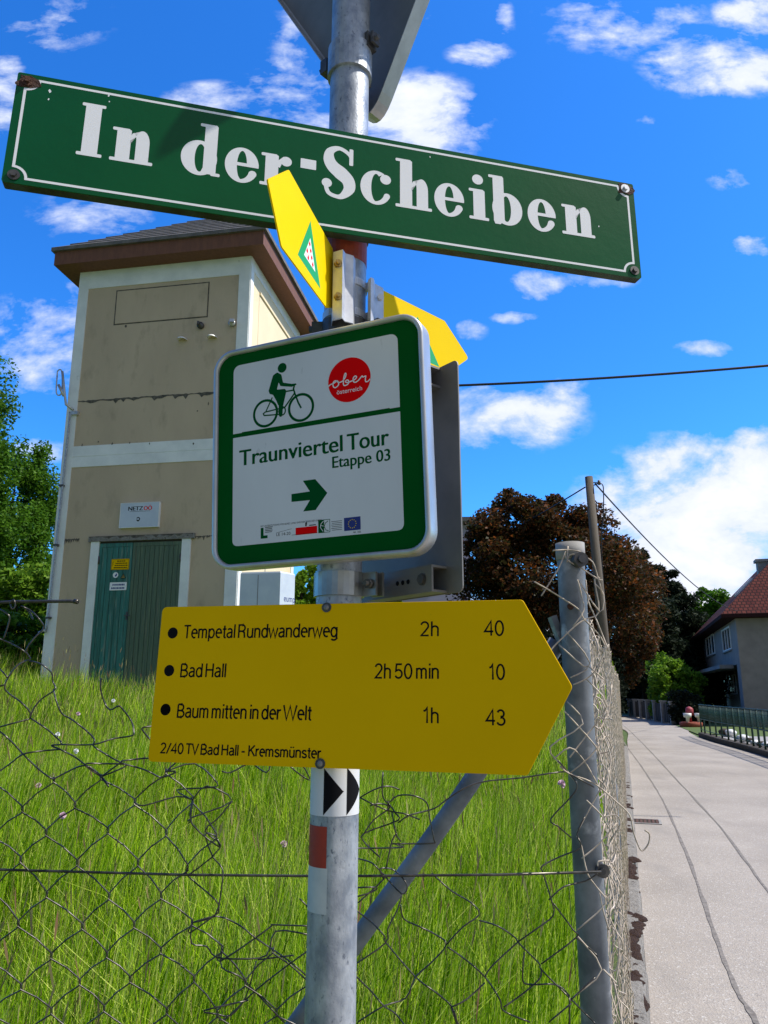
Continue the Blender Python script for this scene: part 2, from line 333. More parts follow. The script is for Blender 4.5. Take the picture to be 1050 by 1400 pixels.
class Frame:
    """a plane in the world: origin o, u to the right, v up, n out of the face; measures in millimetres"""
    def __init__(s, o, u, v): s.o = Vector(o); s.u = Vector(u).normalized(); s.v = Vector(v); s.v = (s.v - s.u * s.v.dot(s.u)).normalized(); s.n = s.u.cross(s.v)
    def p(s, a, b, c=0.0): return s.o + (s.u * a + s.v * b + s.n * c) * .001
    def px(s, x, y):
        q = on(x, y, s.o, s.n) - s.o; return (q.dot(s.u) * 1000, q.dot(s.v) * 1000)
def rrect(x0, y0, x1, y1, r, n=6):
    out = []
    for cx, cy, a in ((x1 - r, y1 - r, 0), (x0 + r, y1 - r, 90), (x0 + r, y0 + r, 180), (x1 - r, y0 + r, 270)):
        for k in range(n + 1): t = R(a + 90 * k / n); out.append((cx + r * math.cos(t), cy + r * math.sin(t)))
    return out
def rpoly(pts, rad, n=5):
    out = []
    for i, p in enumerate(pts):
        p = Vector(p); a = (Vector(pts[i - 1]) - p).normalized(); b = (Vector(pts[(i + 1) % len(pts)]) - p).normalized()
        r = rad[i] if isinstance(rad, (list, tuple)) else rad
        if r < 1e-6: out.append(tuple(p)); continue
        ang = a.angle(b); d = r / math.tan(ang / 2)
        p0, p1 = p + a * d, p + b * d
        for k in range(n + 1):
            t = k / n; q = p0.lerp(p, t).lerp(p.lerp(p1, t), t); out.append(tuple(q))
    return out
def circ(cx, cy, rx, ry=None, n=24): return [(cx + rx * math.cos(2 * math.pi * k / n), cy + (ry or rx) * math.sin(2 * math.pi * k / n)) for k in range(n)]
def slab(mb, fr, pts, c0, c1): return mb.prism([fr.p(x, y, c0) for x, y in pts], [fr.p(x, y, c1) for x, y in pts])
class Decal:
    """printed shapes on a frame; every shape sits a hair above the one before it"""
    def __init__(s, fr, c=.3): s.fr = fr; s.c = c; s.mb = MB()
    def poly(s, pts): s.c += .003; s.mb.add([s.fr.p(x, y, s.c) for x, y in pts], [tuple(range(len(pts)))]); return s
    def rect(s, x0, y0, x1, y1): return s.poly([(x0, y0), (x1, y0), (x1, y1), (x0, y1)])
    def strip(s, A, B):
        s.c += .003; n = len(A); s.mb.add([s.fr.p(x, y, s.c) for x, y in A] + [s.fr.p(x, y, s.c) for x, y in B], [(i, i + 1, n + i + 1, n + i) for i in range(n - 1)]); return s
    def stroke(s, pts, w, closed=False):
        """a line of width w (one number or one per point) with mitred joints"""
        P = [Vector(p) for p in pts]; n = len(P); ws = w if isinstance(w, (list, tuple)) else [w] * n; A = []; B = []
        for i in range(n):
            a = P[i - 1] if (i or closed) else None; b = P[(i + 1) % n] if (i < n - 1 or closed) else None
            d1 = (P[i] - a).normalized() if a is not None else None; d2 = (b - P[i]).normalized() if b is not None else None
            if d1 is None: d1 = d2
            if d2 is None: d2 = d1
            t = d1 + d2; t = t.normalized() if t.length > 1e-6 else d1
            nn = Vector((-t.y, t.x)); k = max(.5, abs(nn.dot(Vector((-d1.y, d1.x)))))
            A.append(P[i] + nn * ws[i] / 2 / k); B.append(P[i] - nn * ws[i] / 2 / k)
        if closed: A.append(A[0]); B.append(B[0])
        return s.strip([tuple(q) for q in A], [tuple(q) for q in B])
    def ring(s, cx, cy, rx, ry, ix, iy, a0=0, a1=360, n=40, icx=0):
        A = []; B = []
        for k in range(n + 1):
            t = R(a0 + (a1 - a0) * k / n); A.append((cx + rx * math.cos(t), cy + ry * math.sin(t))); B.append((cx + icx + ix * math.cos(t), cy + iy * math.sin(t)))
        return s.strip(A, B)
    def text(s, body, x0, y0, w, h, shear=0.0):
        V, Fc, bb = text_shape(body); s.c += .003; sx = w / (bb[2] - bb[0]); sy = h / CAPH
        s.mb.add([s.fr.p(x0 + (x - bb[0]) * sx + y * sy * shear, y0 + y * sy, s.c) for x, y in V], Fc); return s
    def build(s, name, m, parent): return s.mb.build(name, m, parent)
_tx = {}
def text_shape(body):
    if body not in _tx:
        c = bpy.data.curves.new('lettering', 'FONT'); c.body = body; c.size = 1; c.resolution_u = 5; o = bpy.data.objects.new('lettering', c); COL.objects.link(o)
        dg = bpy.context.evaluated_depsgraph_get(); me = o.evaluated_get(dg).to_mesh()
        V = [(v.co.x, v.co.y) for v in me.vertices]; Fc = [tuple(p.vertices) for p in me.polygons]; o.evaluated_get(dg).to_mesh_clear()
        bpy.data.objects.remove(o); bpy.data.curves.remove(c)
        _tx[body] = (V, Fc, (min(v[0] for v in V), min(v[1] for v in V), max(v[0] for v in V), max(v[1] for v in V)))
    return _tx[body]
CAPH = text_shape('H')[2][3]
def arc(cx, cy, rx, ry, a0, a1, n=10): return [(cx + rx * math.cos(R(a0 + (a1 - a0) * k / n)), cy + ry * math.sin(R(a0 + (a1 - a0) * k / n))) for k in range(n + 1)]
def smooth_path(pts, n=5):
    P = [Vector(p) for p in pts]; out = []
    for i in range(len(P) - 1):
        a, b, c, d = P[max(i - 1, 0)], P[i], P[i + 1], P[min(i + 2, len(P) - 1)]
        for k in range(n):
            t = k / n; out.append(.5 * ((2 * b) + (c - a) * t + (2 * a - 5 * b + 4 * c - d) * t * t + (3 * b - a - 3 * c + d) * t ** 3))
    out.append(P[-1]); return out

# narrow grotesque letters drawn as strokes: glyph -> (advance, list of centre lines), capital height 1
def _bowl(x, w, y0=0.0, y1=.72, n=18): return arc(x + w / 2, (y0 + y1) / 2, w / 2, (y1 - y0) / 2, 0, 360, n)
X = .71
GL = {
 'T': (.50, [[(0, .95), (.46, .95)], [(.23, .95), (.23, 0)]]), 'e': (.47, [[(.05, .38), (.39, .38)] + arc(.22, .36, .17, .32, 5, 300, 16)]),
 'm': (.68, [[(.05, X), (.05, 0)], [(.05, .45)] + arc(.175, .51, .125, .16, 170, 0, 8) + [(.30, 0)], [(.30, .45)] + arc(.425, .51, .125, .16, 170, 0, 8) + [(.55, 0)]]),
 'p': (.48, [[(.05, X), (.05, -.24)], _bowl(.05, .34, .03, .68)]), 't': (.27, [[(.12, .92), (.12, .14)] + arc(.19, .13, .07, .1, 180, 270, 4) + [(.23, .04)], [(0, .66), (.24, .66)]]),
 'a': (.46, [arc(.2, .52, .14, .16, 150, 0, 8) + [(.34, .08), (.39, .03)], [(.34, .42), (.2, .39)] + arc(.18, .21, .14, .17, 90, 300, 9) + [(.34, .2)]]),
 'l': (.16, [[(.06, 1), (.06, 0)]]), 'R': (.58, [[(.05, 0), (.05, .95), (.26, .95)] + arc(.26, .72, .18, .23, 90, -90, 8) + [(.05, .49)], [(.28, .49), (.40, .40), (.44, 0)]]),
 'u': (.47, [[(.05, X)] + arc(.2, .2, .15, .17, 180, 340, 8) + [(.36, .3)], [(.36, X), (.36, 0)]]), 'n': (.46, [[(.05, X), (.05, 0)], [(.05, .45)] + arc(.2, .5, .15, .17, 170, 0, 8) + [(.35, 0)]]),
 'd': (.48, [[(.38, 1), (.38, 0)], _bowl(.04, .34, .03, .68)]), 'w': (.62, [[(0, X), (.14, 0), (.28, .66), (.42, 0), (.56, X)]]),
 'r': (.29, [[(.05, X), (.05, 0)], [(.05, .44), (.12, .62), (.26, .67)]]), 'g': (.48, [[(.38, X), (.38, -.06)] + arc(.21, -.06, .17, .15, 0, -150, 8), _bowl(.04, .34, .03, .68)]),
 'B': (.55, [[(.05, .95), (.05, .04), (.26, .04)] + arc(.26, .27, .2, .23, -90, 90, 8) + [(.05, .51)], [(.05, .95), (.24, .95)] + arc(.24, .73, .17, .22, 90, -90, 8)]),
 'H': (.60, [[(.06, 1), (.06, 0)], [(.48, 1), (.48, 0)], [(.06, .53), (.48, .53)]]), 'i': (.17, [[(.07, X), (.07, 0)], [(.07, 1), (.07, .87)]]),
 'W': (.86, [[(0, 1), (.2, 0), (.4, .95), (.6, 0), (.8, 1)]]), 'h': (.46, [[(.05, 1), (.05, 0)], [(.05, .45)] + arc(.2, .5, .15, .17, 170, 0, 8) + [(.35, 0)]]),
 'K': (.56, [[(.06, 1), (.06, 0)], [(.48, 1), (.06, .42)], [(.2, .6), (.5, 0)]]), 's': (.42, [arc(.19, .52, .14, .15, 20, 200, 8) + [(.19, .36)] + arc(.19, .19, .15, .16, 60, -165, 9)]),
 'V': (.54, [[(0, 1), (.24, 0), (.48, 1)]]), 'ü': (.47, [[(.05, X)] + arc(.2, .2, .15, .17, 180, 340, 8) + [(.36, .3)], [(.36, X), (.36, 0)], [(.12, .98), (.12, .87)], [(.29, .98), (.29, .87)]]),
 '-': (.42, [[(.05, .38), (.3, .38)]]), '/': (.36, [[(0, -.02), (.3, 1)]]), ' ': (.2, []),
 '0': (.52, [arc(.23, .49, .19, .47, 0, 360, 20)]), '1': (.40, [[(.04, .76), (.14, .8), (.22, .98), (.22, 0)]]),
 '2': (.52, [arc(.22, .7, .18, .26, 165, -25, 10) + [(.22, .3), (.05, .05), (.42, .05)]]), '3': (.52, [arc(.21, .73, .16, .22, 160, -90, 9) + arc(.21, .27, .19, .24, 90, -160, 10)]),
 '4': (.52, [[(.34, 0), (.34, .96), (.02, .28), (.45, .28)]]), '5': (.52, [[(.4, .95), (.1, .95), (.07, .5)] + arc(.22, .31, .19, .27, 120, -155, 11)]),
}
def narrow_text(dc, body, x0, y0, x1, caph, w=.128):
    tot = sum(GL[ch][0] for ch in body) - .06; sx = (x1 - x0) / tot; x = x0
    for ch in body:
        adv, lines = GL[ch]
        for ln in lines:
            pts = [(x + a * sx, y0 + b * caph) for a, b in ln]
            cl = (Vector(pts[0]) - Vector(pts[-1])).length < 1e-3
            dc.stroke(pts[:-1] if cl else pts, w * caph, cl)
        x += adv * sx

# ------------------------------------------------------------------ terrain, road
D1 = Vector((.290, .957, 0)).normalized(); KP = Vector((.43, 1.35, 0))          # the road's left edge and its direction
NL = Vector((-D1.y, D1.x, 0))                                                    # to the meadow side
def zmeadow(x, y):
    u = (x - KP.x) * NL.x + (y - KP.y) * NL.y
    u = np.clip(u, 0, 14)
    z = .22 + .078 * np.clip(y - 1.35, 0, 30) + .088 * u + .03 * np.sin(x * 1.7 + y * .6) + .03 * np.sin(y * 1.3 - x)
    return z
def build_ground():
    mb = MB(); Rr = 900
    ang = [2 * math.pi * k / 48 for k in range(48)]
    mb.add([(0, 0, -.03)] + [(math.cos(a) * Rr, math.sin(a) * Rr, -.03) for a in ang], [(0, k + 1, (k + 1) % 48 + 1) for k in range(48)])
    kind(mb.build('ground', 'lawn', loc=(0, 0, -.03)), 'structure')
    # meadow: rows follow the road edge
    V = []; nu, nv = 60, 90
    for j in range(nv):
        y = 1.42 + (j / (nv - 1)) ** 1.5 * 38
        xr = KP.x + (y - KP.y) * D1.x / D1.y - .12
        for i in range(nu):
            x = xr - (i / (nu - 1)) ** 1.6 * 34
            V.append((x, y, float(zmeadow(x, y))))
    V = np.array(V); idx = np.arange(nu * nv).reshape(nv, nu)
    Q = np.stack([idx[:-1, :-1], idx[1:, :-1], idx[1:, 1:], idx[:-1, 1:]], -1).reshape(-1, 4)[:, ::-1]
    kind(npmesh('meadow_slope', V, Q, 'earth', smooth=True), 'structure')
    # road
    left = [(-.25, -12), (KP.x - D1.x * 4, KP.y - D1.y * 4)] + [tuple((KP + D1 * t).xy) for t in (0, 4, 8, 14, 20, 27, 34)] + [(11.6, 41), (13.0, 49), (13.4, 56), (12.8, 64), (10, 74), (4, 86)]
    right = [(6.5, -12), (7.0, -2), (7.6, 4), (8.2, 9), (8.8, 14), (9.5, 19), (10.4, 24), (11.2, 28), (12.6, 33), (14.5, 38), (15.9, 45), (16.8, 52), (17.2, 58), (17, 66), (14.5, 77), (8, 89)]
    n = 60
    def res(P):
        P = [Vector((*p, 0)) for p in P]; S = smooth_path(P, 8); d = [0]
        for a, b in zip(S, S[1:]): d.append(d[-1] + (b - a).length)
        out = []
        for k in range(n):
            t = d[-1] * (k / (n - 1)); i = max(0, min(len(S) - 2, next((q for q in range(len(d) - 1) if d[q + 1] >= t), len(d) - 2)))
            out.append(S[i].lerp(S[i + 1], (t - d[i]) / max(1e-6, d[i + 1] - d[i])))
        return out
    A, B = res(left), res(right); mb = MB()
    mb.add(A + B, [(i, n + i, n + i + 1, i + 1) for i in range(n - 1)])
    kind(mb.build('road', 'road', loc=(0, 0, 0)), 'structure')
    # tar joints
    for pts, w in (([(1052, 1430), (1035, 1398), (1000, 1338), (966, 1244), (937, 1162), (905, 1092), (880, 1052), (858, 1022), (849, 1008)], .026),
                   ([(1150, 1330), (1095, 1270), (1050, 1218), (985, 1131), (930, 1071), (890, 1028), (862, 1000), (850, 990)], .024)):
        P = [atz(a, b, .004) for a, b in pts]; P = smooth_path(P, 8); A = []; B = []
        for i, p in enumerate(P):
            t = (P[min(i + 1, len(P) - 1)] - P[max(i - 1, 0)]).normalized(); q = Vector((-t.y, t.x, 0))
            ww = w * (.6 + .8 * random.random()) / 2; jx = q * random.uniform(-.005, .005); A.append(p + q * ww + jx); B.append(p - q * ww + jx)
        m2 = MB(); k = len(A); m2.add(A + B, [(i, i + 1, k + i + 1, k + i) for i in range(k - 1)]); kind(m2.build('road_joint', 'joint', loc=(0, 0, .004)), 'structure')
build_ground()

def build_kerb():
    t = thing('kerb_wall', 'low crumbling concrete kerb wall with brown moss between fence netting and road', 'kerb wall', KP)
    mb = MB(); n = 90; rings = []
    for k in range(n):
        s = (k / (n - 1)) ** 1.6 * 21 - .25
        c = KP + D1 * s; h = .21 + .012 * math.sin(s * 3.1) + random.uniform(-.008, .008)
        e = random.uniform(-.012, .012)
        rings.append([c + NL * .0 + Vector((0, 0, -.1)) + NL * e * .5, c + NL * (.004 + e) + Vector((0, 0, h * .8)), c + NL * (.02 + e) + Vector((0, 0, h)), c + NL * .115 + Vector((0, 0, h + .01)), c + NL * .14 + Vector((0, 0, h - .01)), c + NL * .14 + Vector((0, 0, -.1))])
    mb.loft(rings, True, False, True); mb.build('wall', 'concrete', t)
    mb = MB(); mb.box(KP + Vector((-4.2, .05, .02)), (8.2, .1, .42)); mb.build('return_wall', 'concrete', t)
    mb = MB()
    for k in range(230):
        s = random.choice([random.uniform(2.2, 6), random.uniform(2.2, 12)]); u = random.uniform(.03, .10); c = KP + D1 * s + NL * u + Vector((0, 0, .205))
        r = random.uniform(.012, .042) * (1.7 if random.random() < .18 else 1); rings = []
        ph = random.random() * 6
        for i in range(5):
            a = i / 4 * math.pi / 2 * .95
            rings.append([c + (D1 * math.cos(b) * 1.5 + NL * math.sin(b)) * r * math.cos(a) * (1 + .16 * math.sin(3 * b + ph) + random.uniform(-.07, .07)) + Vector((0, 0, 1)) * (r * .32 * math.sin(a) * random.uniform(.85, 1.15) - .004) for b in [2 * math.pi * j / 20 for j in range(20)]])
        mb.loft(rings, True, True, True)
    mb.build('moss', 'moss', t)
build_kerb()

def build_grate():
    c = atz(882, 1123, .006); t = thing('drain_grate', 'small rusty drain grate set in the road beside the kerb', 'drain grate', c)
    ax = (D1, NL, Vector((0, 0, 1))); mb = MB()
    w, d = .36, .34
    for sg in (-1, 1): mb.box(c + D1 * sg * d / 2, (.03, w + .03, .012), ax); mb.box(c + NL * sg * w / 2, (d - .03, .03, .012), ax)
    mb.build('frame', 'pale_post', t)
    mb = MB(); mb.box(c - Vector((0, 0, .004)), (d - .03, w - .03, .006), ax); mb.build('pit', 'soil', t)
    for k in range(7):
        mb = MB(); mb.box(c + NL * (k - 3) * .048 + Vector((0, 0, .003)), (d - .034, .026, .010), ax); mb.build('bar', 'rust_bar', t)
build_grate()

# ------------------------------------------------------------------ the signpost and its signs
def pole_xy(h): return Vector((-.0603 + .0073 * h, 1.012, 0))
def pole_pt(h): p = pole_xy(h); return Vector((p.x, p.y, 1.6 + h))
def build_pole():
    t = thing('signpost', 'galvanised round steel post carrying all the street and trail signs', 'signpost', pole_pt(-1.6))
    mb = MB(); mb.tube([pole_pt(-1.62), pole_pt(-.6), pole_pt(.3), pole_pt(1.0), pole_pt(1.95)], .03, 40); mb.build('tube', 'galv', t)
    mb = MB(); mb.dome(pole_pt(1.95), (0, 0, 1), .031, .012, 24); mb.build('cap', 'dark_steel', t)
    h0 = at(455, 1116, .985).z - 1.6; h1 = at(458, 1050, .985).z - 1.6
    def sheet(ha, hb, a0, a1, rr, name, m, n=24, shape=None):
        mb = MB(); A = []; B = []
        for k in range(n + 1):
            a = a0 + (a1 - a0) * k / n
            ya, yb = (ha, hb) if shape is None else shape(k / n)
            for L_, h in ((A, ya), (B, yb)):
                c = pole_pt(h); L_.append(c + Vector((math.cos(R(a)), math.sin(R(a)), 0)) * rr)
        mb.loft([A, B], False, True); return mb.build(name, m, t)
    sheet(h0, h1 + .05, -200, 60, .0304, 'white_sticker', 'white_sheet', 40)
    hm = (h0 + h1) / 2
    def wedge(f): return (h0 + (hm - h0) * f + .001, h1 - (h1 - hm) * f)
    # two printed arrowheads on the sticker, pointing to the right round the post
    for a0, a1 in ((-113, -66), (-58, -6)): sheet(0, 0, a0, a1, .0307, 'printed_arrow', 'ink', 16, wedge)
    hr0 = at(433, 1187, .985).z - 1.6; hr1 = at(436, 1130, .985).z - 1.6; hw = at(432, 1250, .985).z - 1.6
    sheet(hr0, hr1, -195, -103, .0303, 'red_mark', 'red_paint', 14)
    sheet(hw, hr0, -195, -100, .0303, 'white_mark', 'pale_paint', 14)
    ra = at(485, 352, .985).z - 1.6; rb = at(485, 300, .985).z - 1.6
    mb = MB(); mb.band(pole_pt(ra), pole_pt(rb), .0306, .0298); mb.build('red_band', 'orange_red', t)
    mb = MB(); mb.band(pole_pt(rb), pole_pt(rb + .03), .0325, .0298); mb.build('dark_sleeve', 'dark_steel', t)
build_pole()

def bolt(mb, fr, x, y, c, r=6.0, h=3.0, washer=None, hexa=True):
    n = 6 if hexa else 14
    if washer: slab(mb, fr, circ(x, y, washer, None, 18), c, c + 1.2); c += 1.2
    slab(mb, fr, circ(x, y, r, None, n), c, c + h)

def build_street_sign():
    sc = .957; fr = Frame(Vector((-.0458 * sc, 1.0 * sc, 1.6 + .7366 * sc)), (.9711, .2384, -.0124), (.0049, .0322, .9995)); k = sc
    t = thing('street_sign', 'long green enamel street name plate reading In der-Scheiben in white serif letters', 'street sign', fr.p(0, -86))
    W, H = 471 * k, 88 * k
    mb = MB(); slab(mb, fr, rrect(-W, -H, W, H, 3, 3), -1.5, 0); mb.build('panel', 'green_enamel', t)
    mb = MB()
    mb.loft([[fr.p(x, y, c) for x, y in rrect(-W + d, -H + d, W - d, H - d, 3, 3)] for d, c in ((0, -1.6), (.2, -15), (6, -15), (6, -13.5), (1.6, -13.5), (1.6, -1.7))], True, False)
    mb.build('folded_edge', 'sign_edge', t)
    # white line with hollow corners
    dc = Decal(fr, .15); lx, ly, q = 459 * k, 79 * k, 17 * k
    pts = []
    for cx, cy, a in ((lx, ly, 270), (-lx, ly, 360), (-lx, -ly, 90), (lx, -ly, 180)):
        pts += arc(cx, cy, q, q, a, a - 90, 7)
    dc.stroke(pts, 3.6 * k, True); dc.build('border_line', 'white_enamel', t)
    dc = Decal(fr, .1)
    def B(x, y=0): return lambda a, b: ((x + a) * k, (-28 + y + b) * k)
    def term(g, cx, cy, w0, w1, a1):
        n = 9; P = []; Wd = []
        for i in range(n):
            w = w0 + (w1 - w0) * i / (n - 1); a = R(268 + (a1 - 268) * i / (n - 1)); P.append((cx + (24 - w / 2) * math.cos(a), cy + (29.5 - w / 2) * math.sin(a))); Wd.append(w)
        g.st(P, Wd); g.dot(P[-1][0], P[-1][1], w1 / 2)
    class G:
        def __init__(s, x): s.x = x
        def P(s, pts): dc.poly([((s.x + a) * k, (-28 + b) * k) for a, b in pts])
        def r(s, x0, y0, x1, y1, rd=1.6): s.P(rrect(x0, y0, x1, y1, min(rd, (x1 - x0) / 2.1, (y1 - y0) / 2.1), 3))
        def ring(s, cx, cy, rx, ry, ix, iy, a0=0, a1=360, icx=0): dc.ring((s.x + cx) * k, (-28 + cy) * k, rx * k, ry * k, ix * k, iy * k, a0, a1, 44, icx * k)
        def st(s, pts, w): dc.stroke([((s.x + p[0]) * k, (-28 + p[1]) * k) for p in pts], [q * k for q in w] if isinstance(w, list) else w * k)
        def dot(s, cx, cy, rd): dc.poly(circ((s.x + cx) * k, (-28 + cy) * k, rd * k))
        def arch(s, x0, x1, st_):     # stem of width st_ on the right, joined to x0 by a thin shoulder
            xm = x1 - st_
            A = [(x0, 36)] + arc((x0 + x1) / 2 + 3, 34, (x1 - x0) / 2 - 3, 20.5, 155, 0, 12) + [(x1, 2)]
            Bp = [(x0, 30)] + arc((x0 + xm) / 2, 36, (xm - x0) / 2, 13, 165, 0, 12) + [(xm, 2)]
            dc.strip([((s.x + a) * k, (-28 + b) * k) for a, b in A], [((s.x + a) * k, (-28 + b) * k) for a, b in Bp])
    sf = 5.2
    g = G(-385); g.r(6, 2, 27, 84); g.r(0, 0, 33, sf); g.r(1, 80.5, 32, 85.5)                                   # I
    g = G(-342); g.r(7, 2, 26, 53); g.r(0, 0, 31, sf); g.r(1, 49.5, 24, 54.5); g.arch(25, 51, 18); g.r(29, 0, 57, sf)   # n
    dc.build('lettering', 'white_enamel', t); dc = Decal(fr, .1)
    g = G(-248); g.ring(25, 27, 25, 29, 7.5, 23, 0, 360, 1.5); g.r(31, 2, 49, 84); g.r(24, 80.5, 48, 85.5); g.r(42, 0, 55, sf); g.P([(31, 2), (31, 12), (27, 0)])   # d
    g = G(-187); g.ring(24, 26.5, 24, 29.5, 7, 24, 5, 272); term(g, 24, 26.5, 5.6, 11.5, 328); g.r(14, 25, 47.8, 30.5, .5)               # e
    g = G(-137); g.r(7, 2, 26, 53); g.r(0, 0, 34, sf); g.r(1, 49.5, 24, 54.5); g.dot(37, 45, 8.2); g.st([(25, 34), (29, 44), (35, 51)], [7, 6, 5])          # r
    g = G(-79); g.r(0, 39, 23, 55.5, .8)                                                                          # hyphen
    g = G(-48); sp = smooth_path([(44, 58), (43, 74), (27, 84), (13, 77), (11, 63), (17, 51), (29, 41), (40, 30), (42, 16), (33, 3), (24, 0), (11, 5), (6, 22)], 6); n = len(sp)
    prof = [5, 6, 6.5, 12, 17, 20, 23, 20, 17, 10, 6.5, 6.5, 6]; wd = [np.interp(i / (n - 1) * 12, range(13), prof) for i in range(n)]; g.st(sp, [float(a) for a in wd])
    g.r(41.5, 57, 47.5, 86); g.dot(8.5, 21, 7.6)                                                                        # S
    g = G(11); g.ring(24, 26.5, 24, 29.5, 7.5, 24, 58, 272); term(g, 24, 26.5, 5.6, 9.5, 330); g.dot(38.5, 43, 8.4)                  # c
    g = G(65); g.r(7, 2, 26, 84); g.r(0, 0, 31, sf); g.r(0, 80.5, 24, 85.5); g.arch(25, 51, 18); g.r(29, 0, 57, sf)        # h
    g = G(126); g.ring(24, 26.5, 24, 29.5, 7, 24, 5, 272); term(g, 24, 26.5, 5.6, 11.5, 328); g.r(14, 25, 47.8, 30.5, .5)
    g = G(182); g.r(7, 2, 26, 53); g.r(0, 0, 32, sf); g.r(0, 49.5, 24, 54.5); g.dot(15, 72, 9)                            # i
    g = G(215); g.ring(30, 27, 25, 29, 7.5, 23, 0, 360, -1.5); g.r(7, 2, 25, 84); g.r(0, 80.5, 24, 85.5); g.P([(7, 4), (25, 8), (18, -2), (9, -2)])          # b
    g = G(279); g.ring(24, 26.5, 24, 29.5, 7, 24, 5, 272); term(g, 24, 26.5, 5.6, 11.5, 328); g.r(14, 25, 47.8, 30.5, .5)
    g = G(337); g.r(7, 2, 26, 53); g.r(0, 0, 31, sf); g.r(1, 49.5, 24, 54.5); g.arch(25, 51, 18); g.r(29, 0, 57, sf)
    dc.build('lettering', 'white_enamel', t)
    # corners: bolts, washers and rust blooms
    for cx, cy, rusty in ((-457, 75, 1), (-457, -76, 0), (455, 76, 1), (459, -76, 0)):
        cx *= k; cy *= k
        mb = MB()
        if rusty:
            slab(mb, fr, [(cx + (13.5 + 4.5 * math.sin(3 * a + cx) + random.uniform(-1.5, 1.5)) * math.cos(a), cy + (12 + 3 * math.cos(2 * a) + random.uniform(-1.5, 1.5)) * math.sin(a)) for a in [2 * math.pi * j / 22 for j in range(22)]], .2, .5)
            mb.build('rust_bloom', 'rust', t); mb = MB()
        bolt(mb, fr, cx, cy, .5, 4.2, 3.5, 7.5); mb.build('corner_bolt', 'rust' if cx < 0 and rusty else ('steel' if rusty else 'dark_steel'), t)
    dc = Decal(fr, .12)
    for cx, cy, r in ((-428, 66, 1.6), (-428, 52, 1.0), (-352, 76, 1.2), (-350, 66, .8), (402, -4, .9), (380, -8, .7), (-60, -62, .8), (120, 70, .8)): dc = Decal(fr, .12); dc.poly([(cx * k + r * math.cos(a) * random.uniform(.5, 1.3), cy * k + 1.9 * r * math.sin(a) * random.uniform(.5, 1.2)) for a in [2 * math.pi * j / 8 for j in range(8)]]); dc.build('enamel_chip', 'white_enamel', t)
    # flat bar and clamp that hold the plate to the post
    pc = pole_pt(.6); mb = MB(); u0 = (pole_pt(.7) - fr.o).dot(fr.u) * 1000
    slab(mb, fr, [(u0 - 70, 34), (u0 + 70, 34), (u0 + 70, 62), (u0 - 70, 62)], -18.5, -15.2); mb.build('mounting_bar', 'dark_steel', t); mb = MB(); slab(mb, fr, [(u0 - 70, -62), (u0 + 70, -62), (u0 + 70, -34), (u0 - 70, -34)], -18.5, -15.2)
    mb.build('mounting_bar', 'dark_steel', t)
    for hh in (fr.p(u0, 48).z, fr.p(u0, -48).z): mb = MB(); mb.band(pole_pt(hh - 1.6 - .012), pole_pt(hh - 1.6 + .012), .033, .0302); mb.build('pipe_clamp', 'dark_steel', t)
build_street_sign()

